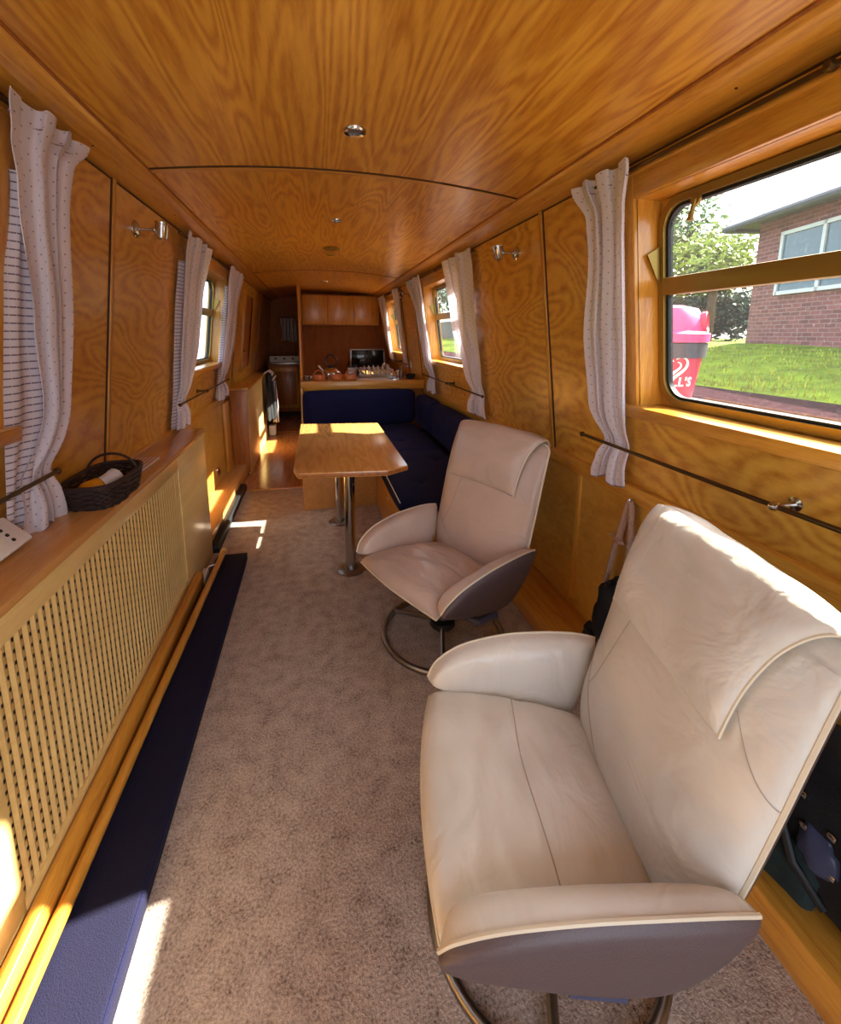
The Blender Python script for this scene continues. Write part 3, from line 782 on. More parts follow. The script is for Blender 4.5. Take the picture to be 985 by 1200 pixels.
# ------------------------------------------------------------------ left far unit with jacket and gloves on hooks
u = thing('low_cupboard', 'tall-fronted oak cupboard standing out from the left side', 'cupboard', (-.85, 5.0, .0))
mb = MB(); mb.box(-.916, -.772, 4.28, 4.30, .02, .80, .002); mb.build('end_panel', 'oak_dark', u)
mb = MB(); mb.box(-.79, -.77, 4.30, 5.86, .0, .80, .002); mb.build('front_panel', 'oak_pale', u)
mb = MB(); mb.box(-.916, -.772, 5.86, 5.88, .0, .80, .002); mb.build('end_panel', 'oak_dark', u)
mb = MB(); mb.box(-.916, -.745, 4.25, 5.90, .80, .822, .004); mb.build('top', 'oak_trim', u)
mb = MB(); mb.box(-.943, -.917, 4.05, 4.28, .10, .715, .003); mb.build('filler_strip', 'oak_vert', u)
t = thing('hook_rack', 'white wire hooks at the end of the cupboard top', 'hooks', (-.72, 5.8, .8))
for k in range(3):
    y = 5.62+.1*k
    mb = MB(); mb.tube([(-.76, y, .83), (-.70, y, .86), (-.66, y, .82), (-.69, y, .77), (-.66, y, .75), (-.63, y, .79)], .006, 8)
    mb.build('hook', 'white', t)
def garment(name, label, cat, c, w, h, mat, seed, cuff=None):
    def fn(u_, v):
        a = 2*pi*u_; k = v
        r = w*(.55+.45*sin(pi*min(1, .25+v*.8)))*(1+.25*sin(3*a+seed)+.12*sin(7*a+5*v+seed))
        return (c[0]+r*.55*cos(a), c[1]+r*sin(a), c[2]-h*(1-k)+.012*sin(5*a))
    mb = MB(); mb.grid(fn, 40, 24)
    mb.bm.faces.new([v for v in mb.bm.verts if False] or [mb.bm.verts.new(fn(i/12, 1)) for i in range(12)])
    o = mb.build(name, mat, smooth=60)
    return tag(o, label, cat)
garment('jacket', 'black jacket hanging from the white hooks at the passage', 'jacket', (-.70, 5.62, .83), .10, .55, 'black_cloth', 1)
garment('tea_towel', 'pale patterned tea towel hanging beside the black jacket', 'towel', (-.645, 5.75, .72), .06, .50, 'towel', 4)
garment('apron', 'grey cloth hanging between the jacket and the cupboard', 'cloth', (-.735, 5.75, .76), .045, .42, 'rad', 6)
tag(MB().box(-.76, -.68, 5.92, 6.05, .002, .13, .01).build('waste_paper_box', 'paper'), 'small pale box on the floor below the hanging clothes', 'box')
# tall framed panel (side hatch) on the left beyond the windows
mb = MB(); slab(mb, -1, 4.98, 5.05, .90, 1.76, -.002, .02, .003); slab(mb, -1, 5.55, 5.62, .90, 1.76, -.002, .02, .003)
slab(mb, -1, 5.05, 5.55, 1.70, 1.76, -.002, .02, .003); slab(mb, -1, 5.05, 5.55, .90, .95, -.002, .02, .003)
d = sthing('door_1', 'oak side hatch with raised frame on the left', W(-1, 5.3, .9, 0))
mb.build('door_frame', 'oak_vert', d)
slab(MB(), -1, 5.05, 5.55, .95, 1.70, -.004, .006).build('door_leaf', 'oak_dark', d)
MB().lathe([(0, 0), (.012, 0), (.012, .02), (0, .024)], W(-1, 5.12, 1.12, .006), (1, 0, .1)).build('door_handle', 'chrome', d)

# ------------------------------------------------------------------ passage end: hob unit
u = thing('hob_cabinet', 'oak cabinet with a door below the hob at the end of the passage', 'cabinet', (-.62, 7.45, 0))
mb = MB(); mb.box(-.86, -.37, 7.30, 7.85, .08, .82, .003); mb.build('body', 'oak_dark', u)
mb = MB(); mb.box(-.84, -.39, 7.32, 7.85, 0, .08); mb.build('plinth', 'groove', u)
mb = MB(); mb.box(-.80, -.41, 7.285, 7.30, .14, .78, .003); dd = mb.build('door', 'oak_vert', u)
mb = MB(); mb.box(-.76, -.45, 7.280, 7.286, .19, .72, .003); mb.build('raised_panel', 'oak_dark', dd)
MB().tube([(-.60, 7.283, .70), (-.60, 7.262, .69), (-.60, 7.262, .62), (-.60, 7.283, .61)], .005, 8).build('handle', 'chrome', dd)
u = thing('hob', 'white enamel hob with black knobs on the passage cabinet', 'hob', (-.61, 7.4, .83))
MB().box(-.86, -.36, 7.28, 7.85, .822, .862, .006).build('worktop', 'steel', u)
MB().box(-.84, -.40, 7.36, 7.40, .862, .955, .006).build('control_panel', 'paper', u)
for k in range(3):
    MB().lathe([(0, 0), (.016, 0), (.014, .02), (0, .022)], (-.75+.13*k, 7.36, .915), (0, -1, .2), 16).build('knob', 'black', u)
def cloth_panel(name, x0, x1, y, z0, z1, mat, label, cat):
    def fn(u_, v): return (x0+(x1-x0)*u_+.01*sin(4*v), y+.02*sin(2*pi*4*u_), z0+(z1-z0)*v+.015*(1-v)*sin(6*u_))
    mb = MB(); mb.grid(fn, 50, 20)
    o = mb.build(name, mat, smooth=80); tag(o, label, cat); 
    sm = o.modifiers.new('thick', 'SOLIDIFY'); sm.thickness = .004
    return o
cloth_panel('striped_cloth', -.665, -.43, 7.6, 1.18, 1.55, 'towel', 'striped cloth hanging on the bulkhead above the hob', 'towel')
tag(MB().tube([(-.70, 7.6, 1.565), (-.40, 7.6, 1.565)], .006, 8).build('towel_rail', 'chrome'), 'thin rail holding the striped cloth', 'rail')

# ------------------------------------------------------------------ galley
struct(MB().box(-.345, -.315, 5.95, 7.86, .0, 1.95, .004).build('wall_partition', 'oak_vert'), 'end of the partition between passage and galley')
struct(MB().box(-.345, 1.0, 7.0, 7.05, .0, 1.95).build('wall_galley', 'oak_back', smooth=0))
u = thing('wall_cupboard', 'row of oak cupboards high on the galley bulkhead', 'cupboard', (.25, 6.8, 1.43))
mb = MB(); mb.box(-.312, .80, 6.72, 7.0, 1.43, 1.86, .003); mb.build('carcass', 'oak_dark', u)
for k, (a, b) in enumerate(((-.305, .045), (.055, .42), (.43, .785))):
    mb = MB(); mb.box(a, b, 6.70, 6.722, 1.437, 1.845, .003); mb.build('door', 'oak_vert', u)
# worktops
u = thing('galley_unit', 'oak galley base unit behind the dinette back', 'cabinet', (.3, 4.9, 0))
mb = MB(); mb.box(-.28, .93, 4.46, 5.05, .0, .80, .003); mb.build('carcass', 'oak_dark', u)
mb = MB(); mb.box(-.296, .915, 4.44, 5.08, .815, .842, .006); mb.build('worktop', 'oak_table', u)
mb = MB(); mb.box(-.297, .93, 4.405, 4.44, .762, .852, .008); mb.build('front_rail', 'oak_cross', u)
mb = MB(); mb.box(-.297, -.272, 4.36, 4.44, .0, .80, .004); mb.build('end_post', 'oak_vert', u)
u = thing('galley_side_unit', 'oak galley unit along the right side under the far window', 'cabinet', (.7, 6, 0))
mb = MB(); mb.box(.45, .93, 5.08, 7.0, .0, .80, .003); mb.build('carcass', 'oak_dark', u)
mb = MB(); mb.box(.44, .915, 5.081, 7.0, .80, .83, .004); mb.build('worktop', 'oak_table', u)
u = thing('cooker', 'dark cooker with raised lid against the galley bulkhead', 'cooker', (.6, 6.7, 0))
mb = MB(); mb.box(.30, .438, 6.45, 6.98, .0, .83, .004); mb.build('side_body', 'steel', u)
mb = MB(); mb.box(.36, .84, 6.55, 6.58, .832, 1.075, .006); lid = mb.build('lid', 'screen_black', u)
mb = MB()
for a in ((.345, .365, .832, 1.085), (.835, .85, .832, 1.085)): mb.box(a[0], a[1], 6.54, 6.59, a[2], a[3], .002)
mb.box(.345, .85, 6.54, 6.59, 1.075, 1.09, .002); mb.build('lid_trim', 'steel', lid)
# three terracotta mugs with hoop handles
def mug(x, y, lab):
    t = thing('terracotta_pot', lab, 'pot', (x, y, .852), group='terracotta pots on the galley rail')
    MB().lathe([(0, 0), (.05, 0), (.06, .01), (.062, .045), (.058, .058), (.054, .058), (.055, .02), (0, .012)], (x, y, .852)).build('body', 'terracotta', t)
    MB().tube([(x+.045*cos(pi*i/12), y, .905+.045*sin(pi*i/12)) for i in range(13)], .006, 8).build('handle', 'terracotta', t)
mug(-.122, 4.5, 'leftmost terracotta pot with hoop handle on the rail')
mug(.050, 4.5, 'middle terracotta pot with hoop handle, in front of the kettle')
mug(.185, 4.5, 'rightmost terracotta pot with hoop handle on the rail')
t = thing('cup', 'small glass cup at the left end of the galley rail', 'cup', (-.245, 4.55, .842))
MB().lathe([(0, 0), (.03, 0), (.036, .05), (.033, .05), (.028, .006), (0, .005)], (-.235, 4.55, .843)).build('bowl', 'steel', t)
MB().tube([(-.20+.02*sin(pi*i/8), 4.55, .85+.04*i/8) for i in range(9)], .004, 6).build('handle', 'steel', t)
t = thing('kettle', 'shiny kettle with a round black handle behind the terracotta pots', 'kettle', (.01, 4.85, .842))
MB().lathe([(0, 0), (.085, 0), (.095, .02), (.09, .06), (.06, .10), (.02, .115), (0, .116)], (.01, 4.85, .843)).build('body', 'chrome', t)
MB().tube([(-.06, 4.85, .91), (-.10, 4.85, .95), (-.115, 4.85, .975)], [.02, .014, .010], 12).build('spout', 'chrome', t)
MB().tube([(.01+.062*cos(2*pi*i/32), 4.85, 1.025+.062*sin(2*pi*i/32)) for i in range(32)], .008, 8, closed=True).build('handle', 'black', t)
MB().lathe([(0, .0), (.012, 0), (.016, .02), (0, .03)], (.01, 4.85, .955)).build('lid_knob', 'black', t)
t = thing('dish_rack', 'metal dish rack full of crockery on the worktop', 'dish rack', (.5, 4.95, .842))
mb = MB()
for z in (.86, .935): mb.tube([(.33, 4.72, z), (.66, 4.72, z), (.66, 5.02, z), (.33, 5.02, z)], .005, 6, closed=True)
for i in range(12):
    x = .34+.029*i
    mb.tube([(x, 4.72, .935), (x, 4.72, .852), (x, 5.02, .852), (x, 5.02, .935)], .003, 6)
mb.build('wire_frame', 'chrome', t)
mb = MB(); mb.box(.31, .68, 4.70, 5.04, .843, .852, .004); mb.build('drip_tray', 'steel', t)
for k in range(6):
    pl = thing('plate', 'plate standing in the dish rack', 'plate', (.37+.05*k, 4.87, .856), group='plates in the dish rack')
    MB().lathe([(0, .0), (.04, 0), (.058, .008), (.058, .011), (.04, .004), (0, .003)], (.37+.05*k, 4.87, .914), (1, 0, .25), 24).build('dish', 'white', pl)
tag(MB().box(.25, .62, 4.455, 4.68, .843, .850, .002).build('paper_sheet', 'paper'), 'white papers lying on the galley rail beside the pots', 'paper')
t = thing('tap', 'chrome mixer tap by the galley window', 'tap', (.64, 5.1, .842))
MB().tube([(.68, 5.12, .83), (.68, 5.12, .93), (.66, 5.06, .96), (.60, 4.99, .95), (.59, 4.97, .93)], .010, 10).build('spout', 'chrome', t)
MB().ball((.62, 5.12, .96), .02, sub=2).build('lever', 'chrome', t)
t = thing('bottle', 'clear washing-up bottle beside the tap', 'bottle', (.76, 4.85, .842))
MB().lathe([(0, 0), (.028, 0), (.03, .06), (.02, .09), (.01, .10), (.012, .12), (0, .12)], (.76, 4.8, .843)).build('body', 'steel', t)
t = thing('drinking_glass', 'drinking glass on the worktop under the galley curtain', 'glass', (.83, 4.7, .842))
MB().lathe([(0, 0), (.022, 0), (.028, .09), (.026, .09), (.02, .006), (0, .005)], (.70, 4.62, .843)).build('bowl', 'chrome', t)
def lumpy(mb, c, r, sc, seed, amp=.25, fq=6., sub=4):
    b = bmesh.new(); bmesh.ops.create_icosphere(b, subdivisions=sub, radius=1)
    for v in b.verts:
        q = v.co.normalized(); k = 1+amp*noise.noise(q*fq*.3+Vector((seed, seed*2, 0)))+amp*.35*noise.noise(q*fq+Vector((seed, 0, 3)))
        e = .75
        q = Vector([math.copysign(abs(t_)**e, t_) for t_ in q])
        v.co = Vector((c[0]+q.x*k*r*sc[0], c[1]+q.y*k*r*sc[1], c[2]+q.z*k*r*sc[2]))
    mb._merge(b); return mb
tag(lumpy(MB(), (.83, 4.62, .872), .04, (1.2, 1.2, .7), 4, sub=3).build('dish_cloth', 'black_cloth'), 'black crumpled cloth at the right end of the worktop', 'cloth')
tag(MB().box(.918, .93, 5.0, 5.07, .93, 1.0, .003).build('wall_switch', 'white'), 'white switch plate below the galley window curtains', 'switch')

# ------------------------------------------------------------------ dinette
b = thing('bench_seat', 'L-shaped oak bench base with navy cushions behind the table', 'bench', (.4, 3.5, 0))
mb = MB(); mb.box(-.27, .30, 3.27, 3.29, .004, .355, .002); mb.build('front_panel', 'oak_shelf', b)
mb = MB(); mb.box(-.272, -.255, 3.29, 4.35, .0, .355, .002); mb.build('end_panel', 'oak_vert', b)
mb = MB(); mb.box(.283, .303, 2.22, 3.27, .004, .355, .002); mb.build('side_panel', 'oak_trim', b)
mb = MB(); mb.box(.303, .944, 2.20, 2.22, .004, .355, .002); mb.build('end_panel', 'oak_trim', b)
mb = MB(); mb.box(-.25, .944, 3.29, 4.35, .33, .355); mb.box(.303, .944, 2.22, 3.29, .33, .355); mb.build('seat_board', 'groove', b)
for y in (2.74, 2.80):
    MB().lathe([(0, 0), (.009, 0), (.007, .006), (0, .007)], (.283, y, .25), (-1, 0, 0), 14).build('catch', 'chrome', b)
def cushion(label, x0, x1, y0, y1, z0, z1, dim, puff=.014, r=.03, name='seat_cushion'):
    t = thing(name, label, 'cushion', ((x0+x1)/2, (y0+y1)/2, z0))
    softbox(MB(), x0, x1, y0, y1, z0, z1, puff=puff, r=r, dimples=dim, nu=30).build('cover', 'navy', t, smooth=60)
    for (dx, dy, dz, nx, nyy, nz) in dim:
        MB().ball((dx-nx*.012, dy-nyy*.012, dz-nz*.012+.0), .009, sub=2).build('button', 'navy_pad', t)
    return t
zc = .435
cushion('navy seat cushion along the right side nearest the chair', .262, .80, 2.20, 3.25, .357, .430, [(.45, 2.5, zc, 0, 0, 1), (.45, 2.95, zc, 0, 0, 1), (.66, 2.5, zc, 0, 0, 1), (.66, 2.95, zc, 0, 0, 1)])
cushion('navy seat cushion in the corner behind the table', .30, .80, 3.26, 4.28, .357, .430, [(.52, 3.55, zc, 0, 0, 1), (.52, 3.95, zc, 0, 0, 1)])
cushion('navy seat cushion across the boat behind the table', -.265, .29, 3.26, 4.28, .357, .430, [(0, 3.55, zc, 0, 0, 1), (0, 3.95, zc, 0, 0, 1)])
cushion('navy back cushion across the boat below the galley rail', -.268, .80, 4.275, 4.355, .435, .765, [(.05, 4.28, .60, 0, -1, 0), (.45, 4.28, .60, 0, -1, 0)], name='back_cushion')
cushion('long navy back cushion against the right side', .81, .925, 2.21, 3.68, .435, .715, [(.81, 2.6, .58, -1, 0, 0), (.81, 3.0, .58, -1, 0, 0), (.81, 3.4, .58, -1, 0, 0)], name='back_cushion')
cushion('short navy back cushion in the far right corner', .81, .925, 3.70, 4.28, .435, .715, [(.81, 3.98, .58, -1, 0, 0)], name='back_cushion')
MB().tube([(.262, 2.21, .425), (.262, 3.24, .425)], .003, 6).build('piping', 'paper', bpy.data.objects['seat_cushion'])

tb = thing('dinette_table', 'oak dinette table with clipped corners on two steel pedestals', 'table', (0, 2.7, .004))
ZT0, ZT1 = .634, .662; c_ = .10
poly = [(-.258, 2.165), (-.235, 2.08), (.175, 2.055), (.285, 2.125), (.285, 3.20), (.265, 3.235), (-.265, 3.285), (-.273, 3.25), (-.273, 2.185)]
poly = [(-.272, 2.185), (-.25, 2.085), (.172, 2.045), (.283, 2.115), (.284, 3.215), (-.268, 3.28)]
mb = MB(); mb.prism(poly, 'z', ZT0, ZT1, .004); mb.build('tabletop', 'oak_table', tb)
mb = MB(); 
pe = [(x*1.006, 2.66+(y-2.66)*1.004) for x, y in poly]
mb.prism(pe, 'z', ZT0+.004, ZT1-.006, .002); mb.build('edge_band', 'oak_dark', tb)
for (x, y) in ((.006, 2.337), (-.018, 3.005)):
    pd = MB().lathe([(0, .0), (.029, 0), (.029, ZT0-.012), (0, ZT0-.012)], (x, y, .006), n=32).build('pedestal', 'chrome', tb)
    MB().lathe([(0, 0), (.078, 0), (.080, .004), (.070, .012), (.036, .016), (.034, .03), (0, .03)], (x, y, .005), n=36).build('floor_flange', 'steel', pd)
    MB().lathe([(0, ZT0-.005), (.07, ZT0-.005), (.07, ZT0-.012), (.034, ZT0-.016), (.034, ZT0-.03), (0, ZT0-.03)], (x, y, .005), n=36).build('top_flange', 'steel', pd)

# ------------------------------------------------------------------ swivel recliner chairs
def spline(P, t):
    n = len(P)-1; f = t*n; i = min(int(f), n-1); k = f-i
    p0, p1, p2, p3 = P[max(i-1, 0)], P[i], P[i+1], P[min(i+2, n)]
    return tuple(.5*((2*b)+(-a+c)*k+(2*a-5*b+4*c-d)*k*k+(-a+3*b-3*c+d)*k**3) for a, b, c, d in zip(p0, p1, p2, p3))
def pad(mb, S, tf, tb, nu=40, nv=40, pw=4., seed=0, wr=0., half='both', sq=(2, 2)):
    """closed pad around the sheet S(u,v), u,v in [-1,1]; tf/tb thickness each way (can be functions)"""
    e = 1e-3
    pu, pv = pw if isinstance(pw, tuple) else (pw, pw)
    def nor(u, v):
        a = Vector(S(min(u+e, 1), v))-Vector(S(max(u-e, -1), v)); b = Vector(S(u, min(v+e, 1)))-Vector(S(u, max(v-e, -1)))
        return a.cross(b).normalized()
    def ez(i, n):   # denser rows at the rim
        t = -1+2*i/n; return sin(t*pi/2)*.55+t*.45
    G = []
    for sgn, th in ((1, tf), (-1, tb)):
        rows = []
        for j in range(nv+1):
            row = []
            for i in range(nu+1):
                u, v = ez(i, nu), ez(j, nv)
                if sgn == -1 and (i in (0, nu) or j in (0, nv)): row.append(G[0][j][i]); continue
                uu, vv = min(abs(u), 1), min(abs(v), 1)
                k = max(0, 1-uu**pu)**.5*max(0, 1-vv**pv)**.5
                t = th(u, v) if callable(th) else th
                p = Vector(S(u, v)); q = p+nor(u, v)*sgn*t*k
                if wr and sgn == 1:
                    q += nor(u, v)*wr*k*(noise.noise(Vector((p.x*8+seed, p.y*18, p.z*9)))+.8*(abs(noise.noise(Vector((p.x*7+seed+.8*p.y, p.y*24, p.z*14))))**.6-.5))
                row.append(mb.bm.verts.new(q))
            rows.append(row)
        G.append(rows)
    for sgn, rows in ((1, G[0]), (-1, G[1])):
        for j in range(nv):
            for i in range(nu):
                f = (rows[j][i], rows[j][i+1], rows[j+1][i+1], rows[j+1][i])
                if sgn < 0: f = f[::-1]
                try: mb.bm.faces.new(f)
                except ValueError: pass
    return mb
def padpoint(S, u, v, t, pu, pv, wr=0., seed=0, lift=.001):
    e = 1e-3
    a = Vector(S(min(u+e, 1), v))-Vector(S(max(u-e, -1), v)); b = Vector(S(u, min(v+e, 1)))-Vector(S(u, max(v-e, -1)))
    n = a.cross(b).normalized(); k = max(0, 1-abs(u)**pu)**.5*max(0, 1-abs(v)**pv)**.5
    p = Vector(S(u, v)); q = p+n*(t*k+lift)
    if wr: q += n*wr*k*(noise.noise(Vector((p.x*8+seed, p.y*18, p.z*9)))+.8*(abs(noise.noise(Vector((p.x*7+seed+.8*p.y, p.y*24, p.z*14))))**.6-.5))
    return q
def rimpath(S, n=30, v0=-1, v1=1, us=1):
    P = [S(-us, v0+(v1-v0)*i/n) for i in range(n+1)]+[S(-us+2*us*i/n, v1) for i in range(1, n+1)]+[S(us, v1-(v1-v0)*i/n) for i in range(1, n+1)]
    return P
BACK = [(.170, .275), (.190, .345), (.216, .430), (.248, .56), (.280, .69), (.310, .79), (.340, .866)]
def Sback(u, v):
    t = (v+1)/2
    y, z = spline(BACK, t)
    hw = .222+.034*min(1, t/.25)**.7+.020*sin(pi*min(1, t/1.3))**1.0
    if t > .90: hw -= .022*((t-.9)/.1)**2
    drop = .012*(abs(u)**4) if t > .9 else 0
    return (u*hw, y, z-drop)
def TB(u, v):
    t = (v+1)/2
    return .088-.040*t
def Sseat(u, v):
    t = (v+1)/2
    y = -.258-.026*(1-u*u)+t*(.40+.026*(1-u*u))
    hw = .257-.055*t**1.3
    z = .345-.035*t-.030*max(0, 1-t/.12)**2*.6
    z -= .012*abs(u)**3
    return (u*hw, y, z)
HEAD = [(.205, .655), (.222, .715), (.243, .775), (.272, .835), (.312, .878), (.352, .880), (.378, .848)]
def Shead(u, v):
    t = (v+1)/2
    y, z = spline(HEAD, t)
    hw = .197+.050*min(1, t/.70)**2.6-.012*max(0, (t-.75)/.25)
    return (u*hw, y-.002, z-.006*u*u)
ATOP = [(-.262, .352), (-.235, .392), (-.165, .432), (-.05, .458), (.07, .466), (.16, .464), (.215, .455)]
ABOT = [(-.262, .347), (-.235, .332), (-.165, .302), (-.05, .262), (.06, .240), (.135, .268), (.205, .400)]
def Sarm(side):
    def f(u, v):
        t = (u+1)/2; k = (v+1)/2
        a = spline(ABOT, t); b = spline(ATOP, t)
        y = a[0]+(b[0]-a[0])*k; z = a[1]+(b[1]-a[1])*k
        x = .262+.045*max(0, (z-.25)/.2)+.008*sin(pi*t)
        return (side*x, y, z)
    return f
def make_chair(label, loc, ang, leath, group=None):
    t = thing('swivel_chair', label, 'armchair', (loc[0], loc[1], .004), ang-pi/2, group, local=True)
    # cushions
    seat = pad(MB(), Sseat, lambda u, v: .044+.014*(1-u*u)*(1-v*v), .035, 60, 60, seed=2, wr=.009).build('seat', leath, t, smooth=70)
    MB().tube([Sseat(sin(a*pi/2), -1) for a in [i/20-1 for i in range(41)]]+[Sseat(1, -1+2*i/20) for i in range(1, 12)], .0035, 6).build('piping', 'piping', seat)
    MB().tube([padpoint(Sseat, -.96+1.92*i/60, .12-.10*cos(-1.2+2.4*i/60), .044+.014*(1-(-.96+1.92*i/60)**2)*.98, 4, 4, .009, 2, .0006) for i in range(61)], .0013, 5).build('seam', 'seam', seat)
    pan = pad(MB(), lambda u, v: (Sseat(u, v)[0]*1.01, Sseat(u, v)[1]*1.0+.001, Sseat(u, v)[2]-.004), .0, lambda u, v: .055+.04*(1-v*v), 30, 30, pw=6).build('seat_shell', 'arm_shell', t, smooth=60)
    bk = pad(MB(), Sback, TB, .018, 44, 60, seed=5, wr=.0035, pw=(2.6, 4)).build('backrest', leath, t, smooth=70)
    MB().tube(rimpath(Sback, 40), .0045, 6).build('piping', 'piping', bk)
    pad(MB(), lambda u, v: tuple(a+b for a, b in zip(Sback(u, v), (0, .004, -.001))), .0, .045, 30, 40, pw=6).build('backrest_shell', 'arm_shell', bk, smooth=60)
    for sg in (-1, 1):
        for ctl in (([(.70, .32), (.80, .22), (.90, .14), (.999, .09)],) if sg > 0 else ([(.92, -.18), (.68, -.42), (.30, -.66), (-.2, -.92)], [(.40, .22), (.50, -.05), (.60, -.28), (.68, -.42)])):
            pts = []
            for i in range(31):
                u, v = spline([(sg*c[0], c[1]) for c in ctl], i/30)
                e = .01
                n = (Vector(Sback(u+e, v))-Vector(Sback(u-e, v))).cross(Vector(Sback(u, v+e))-Vector(Sback(u, v-e))).normalized()
                pts.append(Vector(Sback(u, v))+n*(TB(u, v)*(1-abs(u)**2.6)**.5*(1-abs(v)**4)**.5+.0012))
            MB().tube(pts, .0009, 5).build('seam', 'seam', bk)
    hd = pad(MB(), Shead, lambda u, v: .030 if v < .4 else .018, .012, 40, 46, seed=9, wr=.007, pw=5).build('headrest', leath, t, smooth=70)
    MB().tube([Shead(1, 1-2*i/40) for i in range(41)], .003, 6).build('piping', 'piping', hd)
    MB().tube([Shead(-1, 1-2*i/40) for i in range(41)], .003, 6).build('piping', 'piping', hd)
    for sd in (-1, 1):
        S = Sarm(sd)
        Sf = S if sd < 0 else (lambda u, v, S=S: S(u, v))
        inn, outt = (.030, .0) if sd < 0 else (.0, .030)
        am = pad(MB(), S, .056 if sd < 0 else .0, .0 if sd < 0 else .056, 44, 30, pw=(3.4, 6), seed=3).build('armrest', leath, t, smooth=70)
        so, si = (.0, .020) if sd < 0 else (.020, .0)
        S2 = lambda u, v, S=S, sd=sd: tuple(a+b for a, b in zip(S(u, v), (sd*.002, 0, -.001)))
        pad(MB(), S2, so, si, 40, 20, pw=5).build('arm_shell', 'arm_shell', am, smooth=60)
        n = 40
        MB().tube([S(-1+2*i/n, 1) for i in range(n+1)], .0042, 6).build('piping', 'piping', am)
    # swivel base
    base = MB(); R_ = .258
    base.tube([(R_*cos(2*pi*i/64), R_*sin(2*pi*i/64), .014) for i in range(64)], .0125, 12, closed=True)
    base = base.build('ring_base', 'steel', t)
    for k in range(3):
        a = radians(CH_SP+120*k)
        MB().tube([(0, 0, .062), (.12*cos(a), .12*sin(a), .045), (R_*cos(a), R_*sin(a), .018)], .011, 10).build('spoke', 'steel', base)
    MB().lathe([(0, .04), (.05, .04), (.056, .05), (.054, .072), (.032, .082), (.026, .10), (.024, .20), (.05, .25), (0, .25)], (0, 0, 0)).build('hub', 'black', t)
    MB().box(-.13, .13, -.13, .10, .225, .262, .01).build('mechanism', 'black', t)
    MB().tube([(.06, -.03, .235), (.20, -.06, .215), (.245, -.03, .205), (.25, .06, .205)], [.009, .010, .016, .017], 12).build('lever', 'lever', t)
    return t
CH_SP = 200
c1 = make_chair('cream leather swivel recliner further away, beside the dinette table', (.356, 1.704), .435, 'leather2')
CH_SP = 230
c2 = make_chair('large cream leather swivel recliner nearest the camera', (.321, .739), -.218, 'leather')

# ------------------------------------------------------------------ rope, bags
t = thing('rope', 'twisted rope looped and knotted, hanging from the right gunwale strip', 'rope', (.90, 1.3, .1))
def twist(pts, r=.0095, turns=90):
    P = []
    n = 560
    base = [Vector(spline([tuple(p) for p in pts], i/n)) for i in range(n+1)]
    mb = MB()
    for k in range(3):
        s = []
        for i, p in enumerate(base):
            a = 2*pi*(i/n*turns/6+k/3)
            s.append(p+Vector((cos(a)*r*.55, sin(a)*r*.55, 0)))
        mb.tube(s, r*.58, 6)
    return mb
h = .735
twist([(.905, 1.262, h-.30), (.905, 1.258, .62), (.908, 1.27, h-.02), (.908, 1.278, h), (.907, 1.286, h-.02), (.905, 1.300, .66), (.90, 1.318, .575), (.89, 1.345, .40), (.875, 1.37, .22), (.87, 1.38, .108)], turns=300).build('strand', 'rope', t, smooth=60)
twist([(.912, 1.25, .50), (.912, 1.262, .62), (.912, 1.275, h-.01), (.912, 1.296, .64), (.908, 1.31, .58)], turns=150).build('strand', 'rope', t, smooth=60)
mb = MB(); lumpy(mb, (.902, 1.31, .575), .014, (1, 1, 1), 2, sub=3); mb.tube([(.90+.010*cos(i), 1.296+.016*sin(i), .575+.003*sin(2*i)) for i in range(0, 13)], .006, 6)
mb.tube([(.90, 1.325, .578), (.895, 1.34, .59), (.89, 1.35, .585)], .005, 6); mb.build('knot', 'rope', t, smooth=60)
MB().tube([(.925, 1.278, h+.005), (.905, 1.278, h+.008), (.900, 1.278, h-.004)], .003, 6).build('hook', 'chrome', t)
t = thing('holdall', 'black soft bag on the floor ledge behind the hanging rope', 'bag', (.86, 1.3, .105))
lumpy(MB(), (.875, 1.22, .27), .1, (.62, 1.15, 1.62), 8, amp=.3).build('body', 'black_cloth', t, smooth=60)
lumpy(MB(), (.862, 1.345, .16), .05, (.7, 1.0, 1.0), 3, amp=.4).build('flap', 'black_cloth', t, smooth=60)
MB().tube([(.84, 1.15, .42), (.83, 1.18, .47), (.84, 1.23, .48), (.85, 1.27, .43)], .006, 8).build('strap', 'black', t)
t = thing('rucksack', 'black rucksack with small buckles in the bottom right corner behind the near chair', 'bag', (.85, .6, .105))
lumpy(MB(), (.868, .55, .31), .17, (.46, 1.15, 1.15), 5, amp=.22).build('body', 'black_cloth', t, smooth=60)
lumpy(MB(), (.81, .60, .20), .075, (.5, 1.3, .9), 6, amp=.3).build('pocket', 'green_cloth', t, smooth=60)
lumpy(MB(), (.795, .52, .30), .03, (.6, 1.2, 1.6), 7, amp=.25, sub=3).build('patch', 'lever', t, smooth=60)
for q in ((.787, .50, .36), (.785, .545, .33), (.787, .49, .28), (.79, .56, .39)):
    MB().box(q[0]-.006, q[0]+.004, q[1]-.008, q[1]+.008, q[2]-.006, q[2]+.006, .003).build('buckle', 'chrome', t)
MB().tube([(.80, .62, .42), (.775, .60, .34), (.775, .55, .24), (.80, .50, .18)], .009, 8).build('strap', 'black', t)
MB().tube([(.82, .45, .45), (.78, .46, .36), (.775, .44, .26), (.80, .42, .17)], .009, 8).build('strap', 'black', t)
tag(MB().prism([(-.01, .0), (.12, .0), (.12, .012), (-.01, .012)], 'x', 0, .03).build('wood_batten', 'oak_pale'), 'pale batten lying on the floor ledge below the rucksack', 'batten')
bpy.data.objects['wood_batten'].location = (.86, .40, .106)

